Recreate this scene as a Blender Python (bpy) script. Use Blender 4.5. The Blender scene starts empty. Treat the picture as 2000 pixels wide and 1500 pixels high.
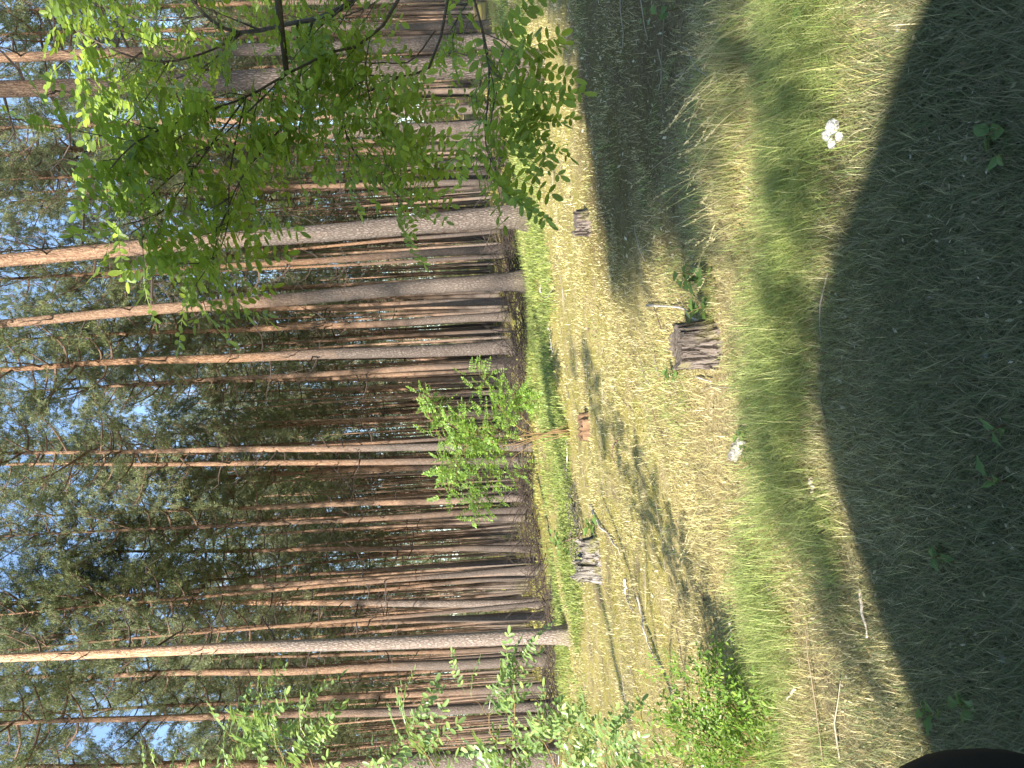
import bpy, math, random
import numpy as np
from mathutils import Vector, Matrix

random.seed(11)
rng = np.random.default_rng(11)
C = bpy.context.scene.collection
R = math.radians

# ------------------------------------------------------------------ camera frame
CAM = np.array([0.0, 0.0, 1.4])
F = 1503.0
PITCH, ROLL = R(-1.9), R(3.0)
f_ = np.array([0, math.cos(PITCH), math.sin(PITCH)])
r0 = np.array([1.0, 0, 0])
u0 = np.cross(r0, f_)
up_pic = u0 * math.cos(ROLL) + r0 * math.sin(ROLL)
rt_pic = r0 * math.cos(ROLL) - u0 * math.sin(ROLL)


def ray(xi, yi):
    """direction of a pixel of the (sideways) photograph"""
    xu, yu = 1500 - yi, xi
    return f_ + rt_pic * (xu - 750) / F - up_pic * (yu - 1000) / F


def P(xi, yi, Y):
    d = ray(xi, yi)
    return CAM + d * (Y / d[1])


SUN_AZ, SUN_EL = R(25), R(27)     # the sun stands behind the camera, to the left
SUN_D = np.array([math.sin(SUN_AZ) * math.cos(SUN_EL), math.cos(SUN_AZ) * math.cos(SUN_EL), -math.sin(SUN_EL)])

# ------------------------------------------------------------------ noise and ground height


def vnoise(x, y, s=1.0, seed=0):
    x = np.asarray(x, float) * s; y = np.asarray(y, float) * s
    xi = np.floor(x).astype(np.int64); yi = np.floor(y).astype(np.int64)
    fx = x - xi; fy = y - yi
    fx = fx * fx * (3 - 2 * fx); fy = fy * fy * (3 - 2 * fy)

    def h(a, b):
        n = (a * 374761393 + b * 668265263 + seed * 974711) & 0x7fffffff
        n = ((n ^ (n >> 13)) * 1274126177) & 0x7fffffff
        return ((n ^ (n >> 16)) & 0xffff) / 65535.0
    a = h(xi, yi); b = h(xi + 1, yi); c = h(xi, yi + 1); d = h(xi + 1, yi + 1)
    return (a * (1 - fx) + b * fx) * (1 - fy) + (c * (1 - fx) + d * fx) * fy


def fbm(x, y, s=1.0, seed=0, o=4):
    t = 0; a = 0.5
    for k in range(o):
        t = t + a * vnoise(x, y, s * 2 ** k, seed + k * 17); a *= 0.5
    return t / (1 - 0.5 ** o)


def sstep(a, b, x):
    t = np.clip((np.asarray(x, float) - a) / (b - a), 0, 1)
    return t * t * (3 - 2 * t)


def gz(x, y):
    x = np.asarray(x, float); y = np.asarray(y, float)
    z = 0.045 * np.clip(x, -40, 40)
    near = sstep(3.0, 6.0, y)
    z = z + (fbm(x, y, 0.9, 3, 3) - 0.5) * (0.05 + 0.10 * near)
    z = z + (fbm(x, y, 0.22, 9, 2) - 0.5) * 0.28 * sstep(7, 20, y)
    z = z + 15.0 * sstep(95, 270, np.hypot(x, y))
    z = z + (fbm(x, y, 4.0, 21, 2) - 0.5) * 0.025
    z = z - 0.07 * np.exp(-((y - 3.68 + 0.42 * x) / 0.45) ** 2) * 0.5      # shallow verge ditch
    return z


def on_ground(xi, yi):
    d = ray(xi, yi)
    t = 1.0
    for k in range(4000):
        p = CAM + d * t
        if p[2] <= gz(p[0], p[1]):
            return p
        t *= 1.003
        if t > 200: break
    return p


# ------------------------------------------------------------------ mesh helpers


class MB:
    def __init__(s):
        s.v = []; s.f = []; s.m = []; s.n = 0; s.c = []

    def add(s, v, f, mat=0, col=None):
        v = np.asarray(v, float).reshape(-1, 3); f = np.asarray(f, np.int64)
        if f.shape[1] == 4:
            f = np.concatenate([f[:, [0, 1, 2]], f[:, [0, 2, 3]]])
        s.v.append(v); s.f.append(f + s.n); s.n += len(v)
        s.m.append(np.full(len(f), mat, np.int32))
        if col is None: col = np.ones((len(v), 3)) * 0.5
        s.c.append(np.broadcast_to(np.asarray(col, float), (len(v), 3)))

    def mesh(s, name, mats, smooth=True, color=False):
        v = np.concatenate(s.v); f = np.concatenate(s.f); m = np.concatenate(s.m)
        me = bpy.data.meshes.new(name)
        me.vertices.add(len(v)); me.vertices.foreach_set('co', v.astype(np.float32).ravel())
        me.loops.add(len(f) * 3); me.loops.foreach_set('vertex_index', f.astype(np.int32).ravel())
        me.polygons.add(len(f)); me.polygons.foreach_set('loop_start', np.arange(0, len(f) * 3, 3, dtype=np.int32))
        me.polygons.foreach_set('material_index', m)
        me.polygons.foreach_set('use_smooth', np.full(len(f), smooth, bool))
        if color:
            at = me.color_attributes.new('Col', 'FLOAT_COLOR', 'POINT')
            c = np.concatenate(s.c); c4 = np.ones((len(c), 4), np.float32); c4[:, :3] = c
            at.data.foreach_set('color', c4.ravel())
        me.update(calc_edges=True)
        for q in (mats if isinstance(mats, (list, tuple)) else [mats]): me.materials.append(q)
        return me

    def build(s, name, mats, parent=None, smooth=True, color=False):
        o = bpy.data.objects.new(name, s.mesh(name, mats, smooth, color)); C.objects.link(o)
        if parent: o.parent = parent
        return o


def tube(mb, pts, rad, n=6, mat=0, col=None, cap=True, jitter=0.0, seed=0):
    pts = np.asarray(pts, float); k = len(pts)
    rad = np.broadcast_to(np.asarray(rad, float), (k,))
    tan = np.gradient(pts, axis=0); tan /= np.linalg.norm(tan, axis=1)[:, None] + 1e-9
    ref = np.array([1.0, 0, 0]) if abs(tan[0][0]) < 0.8 else np.array([0, 1.0, 0])
    a = np.cross(tan, ref); a /= np.linalg.norm(a, axis=1)[:, None] + 1e-9
    b = np.cross(tan, a)
    th = np.linspace(0, 2 * math.pi, n, endpoint=False)
    rr = rad[:, None] * np.ones(n)[None, :]
    if jitter:
        rr = rr * (1 + jitter * (np.random.default_rng(seed).random((k, n)) - 0.5) * 2)
    v = pts[:, None, :] + rr[:, :, None] * (np.cos(th)[None, :, None] * a[:, None, :] + np.sin(th)[None, :, None] * b[:, None, :])
    v = v.reshape(-1, 3)
    i = np.arange(k - 1)[:, None] * n; j = np.arange(n)[None, :]; j2 = (j + 1) % n
    q = np.stack([i + j, i + j2, i + n + j2, i + n + j], -1).reshape(-1, 4)
    if cap:
        v = np.concatenate([v, pts[:1], pts[-1:]])
        jj = np.arange(n); j2 = (jj + 1) % n
        t1 = np.stack([np.full(n, k * n), j2, jj], -1); t2 = np.stack([np.full(n, k * n + 1), (k - 1) * n + jj, (k - 1) * n + j2], -1)
        q = np.concatenate([q[:, [0, 1, 2]], q[:, [0, 2, 3]], t1, t2])
    mb.add(v, q, mat, col)


def curve_pts(ctrl, n):
    """Catmull-Rom through control points"""
    c = np.asarray(ctrl, float)
    c = np.concatenate([[2 * c[0] - c[1]], c, [2 * c[-1] - c[-2]]])
    out = []
    m = len(c) - 3
    for t in np.linspace(0, m - 1e-6, n):
        i = int(t); u = t - i
        p0, p1, p2, p3 = c[i:i + 4]
        out.append(0.5 * (2 * p1 + (p2 - p0) * u + (2 * p0 - 5 * p1 + 4 * p2 - p3) * u * u + (3 * p1 - p0 - 3 * p2 + p3) * u ** 3))
    return np.array(out)


def box(mb, lo, hi, mat=0):
    x0, y0, z0 = lo; x1, y1, z1 = hi
    v = [(x0, y0, z0), (x1, y0, z0), (x1, y1, z0), (x0, y1, z0), (x0, y0, z1), (x1, y0, z1), (x1, y1, z1), (x0, y1, z1)]
    mb.add(v, [(0, 3, 2, 1), (4, 5, 6, 7), (0, 1, 5, 4), (1, 2, 6, 5), (2, 3, 7, 6), (3, 0, 4, 7)], mat)


def tag(o, label=None, cat=None, group=None, kind=None):
    if label: assert 4 <= len(label.split()) <= 16, label
    if label: o['label'] = label
    if cat: o['category'] = cat
    if group: o['group'] = group
    if kind: o['kind'] = kind
    return o


def empty(name, loc=(0, 0, 0)):
    o = bpy.data.objects.new(name, None); C.objects.link(o); o.location = loc
    o.empty_display_size = 0.2
    return o


# ------------------------------------------------------------------ materials


class N:
    def __init__(s, name):
        s.mat = bpy.data.materials.new(name); s.mat.use_nodes = True
        s.t = s.mat.node_tree; s.t.nodes.clear()
        s.out = s.t.nodes.new('ShaderNodeOutputMaterial')

    def n(s, typ, **kw):
        nd = s.t.nodes.new('ShaderNode' + typ)
        for k, v in kw.items():
            if k.startswith('i_'):
                key = k[2:].replace('_', ' ')
                nd.inputs[key].default_value = v
            else: setattr(nd, k, v)
        return nd

    def l(s, a, b): s.t.links.new(a, b)

    def mix(s, fac, a, b, blend='MIX'):
        nd = s.t.nodes.new('ShaderNodeMix'); nd.data_type = 'RGBA'; nd.blend_type = blend
        for k, v in ((0, fac), (6, a), (7, b)):
            if hasattr(v, 'is_linked') or hasattr(v, 'links'): s.l(v, nd.inputs[k])
            elif k == 0: nd.inputs[0].default_value = v
            else: nd.inputs[k].default_value = (*v, 1)
        return nd.outputs[2]

    def ramp(s, fac, stops):
        nd = s.t.nodes.new('ShaderNodeValToRGB'); s.l(fac, nd.inputs[0])
        e = nd.color_ramp.elements
        while len(e) < len(stops): e.new(0.5)
        for i, (p, c) in enumerate(stops):
            e[i].position = p
            e[i].color = (*c, 1) if isinstance(c, tuple) else (c, c, c, 1)
        return nd.outputs[0]

    def math(s, op, a, b=0.0, c=None):
        nd = s.t.nodes.new('ShaderNodeMath'); nd.operation = op
        for k, v in ((0, a), (1, b)) + (((2, c),) if c is not None else ()):
            if hasattr(v, 'links'): s.l(v, nd.inputs[k])
            else: nd.inputs[k].default_value = v
        return nd.outputs[0]

    def noise(s, vec, scale, detail=4, rough=0.55):
        nd = s.n('TexNoise'); nd.inputs['Scale'].default_value = scale; nd.inputs['Detail'].default_value = detail
        nd.inputs['Roughness'].default_value = rough
        if vec: s.l(vec, nd.inputs['Vector'])
        return nd.outputs['Fac']

    def mapping(s, vec, scale):
        nd = s.n('Mapping'); nd.inputs['Scale'].default_value = scale; s.l(vec, nd.inputs['Vector'])
        return nd.outputs[0]

    def principled(s, col, rough=0.8, bump=None, bstr=0.5, bdist=0.02, spec=0.3):
        p = s.n('BsdfPrincipled')
        if hasattr(col, 'links'): s.l(col, p.inputs['Base Color'])
        else: p.inputs['Base Color'].default_value = (*col, 1)
        p.inputs['Roughness'].default_value = rough
        p.inputs['Specular IOR Level'].default_value = spec
        if bump is not None:
            b = s.n('Bump'); b.inputs['Strength'].default_value = bstr; b.inputs['Distance'].default_value = bdist
            s.l(bump, b.inputs['Height']); s.l(b.outputs[0], p.inputs['Normal'])
        return p

    def done(s, sh):
        s.l(sh.outputs[0], s.out.inputs[0]); return s.mat


def leafy(name, col, var, trans=0.4, tcol=None, rough=0.45, spec=0.35, attr=False, hue=0.5):
    """leaf / blade material: diffuse + translucent, colour varies from leaf to leaf"""
    m = N(name)
    g = m.n('NewGeometry')
    if attr:
        a = m.n('Attribute'); a.attribute_name = 'Col'; base = a.outputs['Color']
        c = m.mix(m.ramp(g.outputs['Random Per Island'], [(0, 0.0), (1, var)]), base, (0.5, 0.47, 0.25))
        t = c
    else:
        c = m.ramp(g.outputs['Random Per Island'], [(0, tuple(x * (1 - var) for x in col)), (0.6, col), (1, (min(1, col[0] * (1 + var * 1.6)), min(1, col[1] * (1 + var)), col[2] * (1 + var * .4)))])
        t = m.mix(0.6, c, tcol if tcol else col)
    p = m.principled(c, rough, spec=spec)
    tr = m.n('BsdfTranslucent'); m.l(t, tr.inputs['Color'])
    mx = m.n('MixShader'); mx.inputs[0].default_value = trans
    m.l(p.outputs[0], mx.inputs[1]); m.l(tr.outputs[0], mx.inputs[2])
    return m.done(mx)


def mat_bark(name='pine_bark', lo=.52, hi=.95):
    m = N(name)
    tc = m.n('TexCoord'); oi = m.n('ObjectInfo')
    v = tc.outputs['Object']
    sep = m.n('SeparateXYZ'); m.l(v, sep.inputs[0])
    # offset the pattern from tree to tree
    off = m.n('VectorMath', operation='ADD'); m.l(v, off.inputs[0])
    cmb = m.n('CombineXYZ'); m.l(m.math('MULTIPLY', oi.outputs['Random'], 37.0), cmb.inputs[2]); m.l(cmb.outputs[0], off.inputs[1])
    v2 = off.outputs[0]
    dist = m.noise(m.mapping(v2, (9, 9, 3)), 1.0, 3)
    # plates
    vo = m.n('TexVoronoi', feature='DISTANCE_TO_EDGE'); vo.inputs['Scale'].default_value = 1.0
    wv = m.n('VectorMath', operation='MULTIPLY_ADD')
    m.l(m.mapping(v2, (27, 27, 9)), wv.inputs[0]); wv.inputs[1].default_value = (1, 1, 1)
    cv = m.n('CombineXYZ'); m.l(m.math('MULTIPLY', dist, 2.2), cv.inputs[0]); m.l(m.math('MULTIPLY', dist, -1.7), cv.inputs[1]); m.l(m.math('MULTIPLY', dist, 1.3), cv.inputs[2])
    m.l(cv.outputs[0], wv.inputs[2]); m.l(wv.outputs[0], vo.inputs['Vector'])
    crack = m.ramp(vo.outputs[0], [(0.0, 0.25), (0.24, 1.0)])
    fine = m.noise(m.mapping(v2, (40, 40, 14)), 1.0, 4, 0.65)
    grey = m.mix(m.ramp(fine, [(0.3, 0.0), (0.7, 1.0)]), (0.095, 0.077, 0.067), (0.245, 0.207, 0.183))
    grey = m.mix(crack, (0.055, 0.038, 0.03), grey)
    # upper orange flaky bark
    flk = m.noise(m.mapping(v2, (22, 22, 6)), 1.0, 4, 0.7)
    org = m.ramp(flk, [(0.30, (0.11, 0.06, 0.036)), (0.5, (0.27, 0.155, 0.092)), (0.68, (0.43, 0.29, 0.19))])
    hgt = m.math('ADD', sep.outputs[2], m.math('MULTIPLY', m.math('SUBTRACT', m.noise(m.mapping(v2, (3, 3, 0.8)), 1.0, 3), 0.5), 6.0))
    hgt = m.math('ADD', hgt, m.math('MULTIPLY', m.math('SUBTRACT', oi.outputs['Random'], 0.5), 3.0))
    up = m.ramp(m.math('MULTIPLY', hgt, 0.1), [(lo, 0.0), (hi, 1.0)])
    col = m.mix(up, grey, org)
    # tree to tree tint, mossy foot
    col = m.mix(m.ramp(oi.outputs['Random'], [(0, 0.0), (1, 0.28)]), col, (0.30, 0.24, 0.20))
    foot = m.math('MULTIPLY', m.ramp(m.math('ADD', sep.outputs[2], m.math('MULTIPLY', fine, 0.5)), [(0.25, 1.0), (0.75, 0.0)]), 0.45)
    col = m.mix(foot, col, (0.13, 0.125, 0.05))
    col = m.mix(1.0, col, oi.outputs['Color'], 'MULTIPLY')
    hb = m.math('ADD', m.math('MULTIPLY', crack, 0.8), m.math('MULTIPLY', fine, 0.5))
    return m.done(m.principled(col, 0.9, hb, 0.9, 0.03, 0.15))


def mat_simple(name, c1, c2, scale=20, stretch=(1, 1, 1), rough=0.85, bd=0.01, bs=0.6, spec=0.2):
    m = N(name); tc = m.n('TexCoord')
    v = m.mapping(tc.outputs['Object'], stretch)
    nz = m.noise(v, scale, 5, 0.65)
    col = m.mix(m.ramp(nz, [(0.32, 0.0), (0.68, 1.0)]), c1, c2)
    return m.done(m.principled(col, rough, nz, bs, bd, spec))


def mat_ground():
    m = N('forest_ground'); tc = m.n('TexCoord'); v = tc.outputs['Object']
    sep = m.n('SeparateXYZ'); m.l(v, sep.inputs[0])
    big = m.noise(v, 0.55, 4); mid = m.noise(v, 2.6, 5, 0.6); fine = m.noise(v, 38, 6, 0.7); fine2 = m.noise(m.mapping(v, (1, 1, 1)), 90, 3, 0.7)
    straw = m.ramp(fine, [(0.28, (0.10, 0.075, 0.035)), (0.48, (0.34, 0.27, 0.13)), (0.7, (0.56, 0.47, 0.26))])
    moss = m.ramp(fine, [(0.28, (0.07, 0.06, 0.015)), (0.5, (0.31, 0.265, 0.07)), (0.72, (0.52, 0.45, 0.17))])
    soil = m.ramp(fine2, [(0.3, (0.06, 0.045, 0.03)), (0.6, (0.19, 0.145, 0.095)), (0.75, (0.36, 0.29, 0.20))])
    y = m.math('ADD', sep.outputs[1], m.math('MULTIPLY', m.math('SUBTRACT', big, 0.5), 3.0))
    mossiness = m.math('MULTIPLY', m.ramp(m.math('MULTIPLY', y, 0.02), [(0.095, 0.0), (0.14, 1.0)]), m.ramp(mid, [(0.36, 0.15), (0.56, 1.0)]))
    col = m.mix(mossiness, straw, moss)
    # needle litter and bare earth in patches
    bare = m.ramp(m.noise(v, 1.1, 5, 0.65), [(0.55, 0.0), (0.70, 0.8)])
    col = m.mix(bare, col, soil)
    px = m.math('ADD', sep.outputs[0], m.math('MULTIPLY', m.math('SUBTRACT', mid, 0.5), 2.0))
    litter_shade = m.math('MULTIPLY', m.ramp(m.math('MULTIPLY', px, 0.2), [(0.10, 0.0), (0.3, 0.75)]), m.math('MULTIPLY', m.ramp(m.math('MULTIPLY', y, 0.1), [(0.42, 0.0), (0.52, 1.0)]), m.ramp(m.math('MULTIPLY', y, 0.1), [(0.85, 1.0), (1.0, 0.0)])))  # brown litter where the locust shades, partly its shade put into the colour
    col = m.mix(litter_shade, col, m.ramp(fine, [(0.3, (0.03, 0.022, 0.01)), (0.55, (0.10, 0.07, 0.03)), (0.75, (0.22, 0.165, 0.075))]))
    # verge near the road: grey-green worn turf
    worn = m.ramp(fine, [(0.3, (0.035, 0.042, 0.024)), (0.5, (0.09, 0.11, 0.06)), (0.72, (0.17, 0.175, 0.115))])
    nearm = m.ramp(m.math('MULTIPLY', y, 0.1), [(0.24, 0.75), (0.36, 0.0)])
    col = m.mix(nearm, col, worn)
    # deep in the wood: brown needle floor with green-gold moss cushions
    deep = m.ramp(m.math('MULTIPLY', y, 0.01), [(0.20, 0.0), (0.30, 1.0)])
    dcol = m.mix(m.ramp(m.noise(m.mapping(v, (0.5, 0.9, 1)), 0.55, 4), [(0.46, 0.0), (0.60, 1.0)]), (0.10, 0.07, 0.042), (0.33, 0.29, 0.07))
    col = m.mix(m.math('MULTIPLY', deep, 0.85), col, dcol)
    hb = m.math('ADD', fine, m.math('MULTIPLY', fine2, 0.6))
    return m.done(m.principled(col, 0.95, hb, 0.9, 0.025, 0.1))


M = {}
M['bark'] = mat_bark()
M['bark_young'] = mat_bark('young_pine_bark', .22, .74)
M['twig'] = mat_simple('dead_twig', (0.03, 0.023, 0.019), (0.085, 0.065, 0.055), 14)
M['limb'] = mat_simple('pine_limb', (0.07, 0.05, 0.04), (0.20, 0.13, 0.09), 12)
M['needle'] = leafy('pine_needle', (0.155, 0.19, 0.09), 0.45, 0.42, (0.30, 0.345, 0.13), 0.5, 0.3)
M['needle2'] = leafy('pine_needle_pale', (0.185, 0.22, 0.12), 0.4, 0.42, (0.33, 0.37, 0.16), 0.5, 0.3)
M['rusty'] = leafy('dead_needle', (0.20, 0.115, 0.06), 0.4, 0.2, (0.2, 0.1, 0.05), 0.7, 0.1)
M['locust'] = leafy('locust_leaf', (0.20, 0.31, 0.05), 0.5, 0.48, (0.55, 0.66, 0.05), 0.42, 0.5)
M['locust_cool'] = leafy('locust_leaf_bluish', (0.21, 0.32, 0.11), 0.35, 0.36, (0.40, 0.54, 0.10), 0.33, 0.6)
M['locust_mid'] = leafy('locust_leaf_mid', (0.17, 0.29, 0.055), 0.4, 0.42, (0.40, 0.54, 0.06), 0.38, 0.5)
M['locust_wood'] = mat_simple('locust_bark', (0.05, 0.04, 0.03), (0.13, 0.105, 0.075), 30)
M['locust_stem'] = mat_simple('locust_green_stem', (0.17, 0.10, 0.05), (0.24, 0.17, 0.08), 40)
M['ground'] = mat_ground()
M['grass'] = leafy('grass_blade', None, 0.30, 0.35, rough=0.5, spec=0.3, attr=True)
M['weed'] = leafy('weed_leaf', (0.13, 0.22, 0.06), 0.3, 0.35, (0.28, 0.42, 0.07), 0.45, 0.4)
M['stump'] = mat_simple('weathered_stump_bark', (0.06, 0.045, 0.035), (0.33, 0.27, 0.22), 9, (1, 1, 0.22), bd=0.02, bs=1.0)


def mat_stump(name, c1, c2, moss=0.0):
    m = N(name); tc = m.n('TexCoord'); v = tc.outputs['Object']
    nz = m.noise(v, 6, 4)
    wv = m.n('VectorMath', operation='MULTIPLY_ADD'); m.l(m.mapping(v, (38, 38, 5)), wv.inputs[0]); wv.inputs[1].default_value = (1, 1, 1)
    cv = m.n('CombineXYZ')
    for k, q in enumerate((2.6, -2.2, 1.2)): m.l(m.math('MULTIPLY', nz, q), cv.inputs[k])
    m.l(cv.outputs[0], wv.inputs[2])
    vo = m.n('TexVoronoi', feature='DISTANCE_TO_EDGE'); vo.inputs['Scale'].default_value = 1; m.l(wv.outputs[0], vo.inputs['Vector'])
    cr = m.ramp(m.math('MULTIPLY', m.noise(m.mapping(v, (34, 34, 3.2)), 1.0, 5, .6), m.ramp(vo.outputs[0], [(0.0, 0.82), (0.12, 1.0)])), [(0.36, 0.0), (0.47, 1.0)])
    fi = m.noise(m.mapping(v, (60, 60, 16)), 1.0, 5, .7)
    col = m.mix(m.ramp(fi, [(.3, 0.0), (.7, 1.0)]), c1, c2)
    col = m.mix(cr, (0.035, 0.027, 0.022), col)
    if moss: col = m.mix(m.math('MULTIPLY', m.ramp(nz, [(.5, 0.0), (.62, 1.0)]), moss), col, (0.25, 0.24, 0.06))
    return m.done(m.principled(col, .95, m.math('ADD', m.math('MULTIPLY', cr, .9), m.math('MULTIPLY', fi, .6)), 1.0, .03, .1))


M['stump'] = mat_stump('weathered_stump_bark', (0.10, 0.08, 0.068), (0.27, 0.225, 0.195), .35)
M['cut'] = mat_simple('sawn_wood', (0.05, 0.042, 0.036), (0.19, 0.155, 0.12), 22, (1, 6, 1), bd=0.006)
M['rot'] = mat_stump('rotten_grey_wood', (0.10, 0.085, 0.072), (0.36, 0.325, 0.29), .6)
M['rotpale'] = mat_stump('pale_splintered_wood', (0.15, 0.13, 0.11), (0.44, 0.40, 0.36), .5)
M['rotbrown'] = mat_simple('crumbling_brown_wood', (0.08, 0.045, 0.025), (0.27, 0.17, 0.10), 12, (1, 1, 0.3), bd=0.015, bs=1)
M['stick'] = mat_simple('bleached_stick', (0.34, 0.28, 0.22), (0.72, 0.65, 0.55), 20, (1, 1, 1))
M['stickbrown'] = mat_simple('brown_stick', (0.10, 0.065, 0.045), (0.27, 0.18, 0.12), 20)
M['barkpiece'] = mat_simple('bleached_bark', (0.13, 0.11, 0.09), (0.58, 0.54, 0.48), 14, (4, 1, 1), bd=0.01, bs=1)
M['tissue'] = mat_simple('white_tissue', (0.30, 0.30, 0.31), (0.43, 0.43, 0.44), 10, rough=0.95, bd=0.004)

# ------------------------------------------------------------------ world, sun, camera
sc = bpy.context.scene
w = bpy.data.worlds.new('World'); sc.world = w; w.use_nodes = True
nt = w.node_tree; nt.nodes.clear()
sky = nt.nodes.new('ShaderNodeTexSky'); sky.sky_type = 'NISHITA'; sky.sun_disc = False
sky.sun_elevation = SUN_EL
sky.sun_rotation = math.pi + SUN_AZ
sky.air_density = 1.0; sky.dust_density = 0.1; sky.ozone_density = 1.6
bg = nt.nodes.new('ShaderNodeBackground'); bg.inputs[1].default_value = 0.115
wo = nt.nodes.new('ShaderNodeOutputWorld')
nt.links.new(sky.outputs[0], bg.inputs[0]); nt.links.new(bg.outputs[0], wo.inputs[0])

sl = bpy.data.lights.new('sun', 'SUN'); sl.energy = 5.0; sl.angle = R(1.0); sl.color = (1.0, 0.93, 0.82)
so = bpy.data.objects.new('sun', sl); C.objects.link(so)
so.rotation_euler = Vector(SUN_D.tolist()).to_track_quat('-Z', 'Y').to_euler()
so.location = (-20, -40, 25)

cam = bpy.data.cameras.new('camera'); cam.sensor_fit = 'HORIZONTAL'; cam.sensor_width = 36; cam.lens = 36 * F / 2000
cam.clip_start = 0.02; cam.clip_end = 3000
co = bpy.data.objects.new('camera', cam); C.objects.link(co)
mx = Matrix(((*(-up_pic),), (*rt_pic,), (*(-f_),))).transposed().to_4x4(); mx.translation = Vector(CAM.tolist())
co.matrix_world = mx
sc.camera = co
sc.view_settings.view_transform = 'Standard'; sc.view_settings.look = 'None'; sc.view_settings.gamma = 1
sc.view_settings.exposure = 1.65
sc.render.engine = 'CYCLES'
sc.cycles.max_bounces = 7; sc.cycles.diffuse_bounces = 3; sc.cycles.transmission_bounces = 4; sc.cycles.glossy_bounces = 2
sc.cycles.use_denoising = True

# ------------------------------------------------------------------ ground
rad = np.concatenate([[0.0], np.geomspace(0.6, 30, 200), np.geomspace(31.5, 900, 60)])
# the rings run out all round; the spokes stand closer in front of the camera
ang = np.concatenate([np.linspace(-40, 40, 260, endpoint=False), np.linspace(40, 320, 90, endpoint=False)])
ang = np.radians(ang)
RR, AA = np.meshgrid(rad[1:], ang, indexing='ij')
gx = RR * np.sin(AA); gy = RR * np.cos(AA)
gv = np.stack([gx, gy, gz(gx, gy)], -1).reshape(-1, 3)
na = len(ang); nr = len(rad) - 1
i = np.arange(nr - 1)[:, None] * na; j = np.arange(na)[None, :]; j2 = (j + 1) % na
q = np.stack([i + j2, i + j, i + na + j, i + na + j2], -1).reshape(-1, 4)
gv = np.concatenate([gv, [[0, 0, float(gz(0, 0))]]])
q = np.concatenate([q[:, [0, 1, 2]], q[:, [0, 2, 3]], np.stack([np.full(na, len(gv) - 1), np.arange(na), (np.arange(na) + 1) % na], -1)])
g = MB(); g.add(gv, q)
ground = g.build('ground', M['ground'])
tag(ground, 'mossy sandy forest floor with dry grass verge', 'ground', kind='structure')

# ------------------------------------------------------------------ pines


def make_trunk_mesh(seed, H, r, nseg=70, ns=16):
    rg = np.random.default_rng(seed)
    z = np.linspace(0, 1, nseg) ** 1.15 * (H * 0.97)
    ph = rg.random(4) * 6.28
    px = 0.03 * np.sin(z * 0.33 + ph[0]) + 0.02 * np.sin(z * 0.9 + ph[1]); py = 0.03 * np.sin(z * 0.31 + ph[2]) + 0.02 * np.sin(z * 0.8 + ph[3])
    px -= px[0]; py -= py[0]
    rr = r * (1 - 0.80 * (z / H) ** 1.05) * (1 + 0.50 * np.exp(-z / 0.28) + 0.10 * np.exp(-z / 1.2))
    z = z.copy(); z[0] = -0.25
    mb = MB()
    th = np.linspace(0, 2 * math.pi, ns, endpoint=False)
    lob = 1 + 0.16 * np.exp(-z / 0.3)[:, None] * np.sin(5 * th + ph[0])[None, :] + 0.035 * (rg.random((nseg, ns)) - .5) * 2
    ring = rr[:, None] * lob
    v = np.stack([px[:, None] + ring * np.cos(th), py[:, None] + ring * np.sin(th), z[:, None] + 0 * ring], -1).reshape(-1, 3)
    i = np.arange(nseg - 1)[:, None] * ns; j = np.arange(ns)[None, :]; j2 = (j + 1) % ns
    q = np.stack([i + j, i + j2, i + ns + j2, i + ns + j], -1).reshape(-1, 4)
    mb.add(v, q)
    return mb.mesh('trunk', M['bark'] if seed < 4 else M['bark_young']), np.stack([px, py, z], -1), rr


def needles(mb, centers, dirs, n_each, rg, length=0.13, width=0.016, spread=0.16, mat=1):
    """tufts of needles: every tuft is a bottle-brush of thin triangles about the twig end"""
    k = len(centers)
    c = np.repeat(centers, n_each, 0); d = np.repeat(dirs, n_each, 0)
    n = len(c)
    along = rg.random((n, 1)) ** 0.7
    base = c + d * (along * 2 - 1.0) * spread * 1.2 + rg.normal(0, 1, (n, 3)) * spread * 0.45
    o = rg.normal(0, 1, (n, 3)); o /= np.linalg.norm(o, axis=1)[:, None]
    nd = d * 0.75 + o; nd[:, 2] += 0.15
    nd /= np.linalg.norm(nd, axis=1)[:, None]
    s = np.cross(nd, rg.normal(0, 1, (n, 3))); s /= np.linalg.norm(s, axis=1)[:, None] + 1e-9
    L = length * (0.7 + 0.6 * rg.random((n, 1)))
    v = np.stack([base - s * width * .5, base + s * width * .5, base + nd * L], 1).reshape(-1, 3)
    mb.add(v, np.arange(3 * n).reshape(-1, 3), mat)


def dead_wood(mb, seed, H, path, z0, z1, n):
    rg = np.random.default_rng(seed + 500)
    for k in range(n):
        z = rg.uniform(z0, z1) * H
        b = np.array([np.interp(z, path[:, 2], path[:, 0]), np.interp(z, path[:, 2], path[:, 1]), z])
        a = rg.uniform(0, 6.283)
        L = rg.choice([0.15, 0.3, 0.6, 1.1, 1.7], p=[.3, .25, .2, .15, .1]) * rg.uniform(.7, 1.3)
        el = rg.uniform(-0.1, 0.6)
        dv = np.array([math.cos(a) * math.cos(el), math.sin(a) * math.cos(el), math.sin(el)])
        pts = curve_pts([b, b + dv * L * .4 + [0, 0, -.06 * L], b + dv * L * .75 + rg.normal(0, .07, 3) * L, b + dv * L + [0, 0, rg.uniform(-.1, .3) * L]], 6)
        tube(mb, pts, np.linspace(0.014 + .012 * L, 0.005, 6), 4, 2, cap=False)
        if L > .5:
            for q in range(int(L * 4)):
                p = pts[rg.integers(2, 6)]; o = dv * .8 + rg.normal(0, .6, 3)
                tube(mb, [p, p + o * .15, p + o * rg.uniform(.25, .5)], [.007, .005, .003], 3, 2, cap=False)


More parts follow.
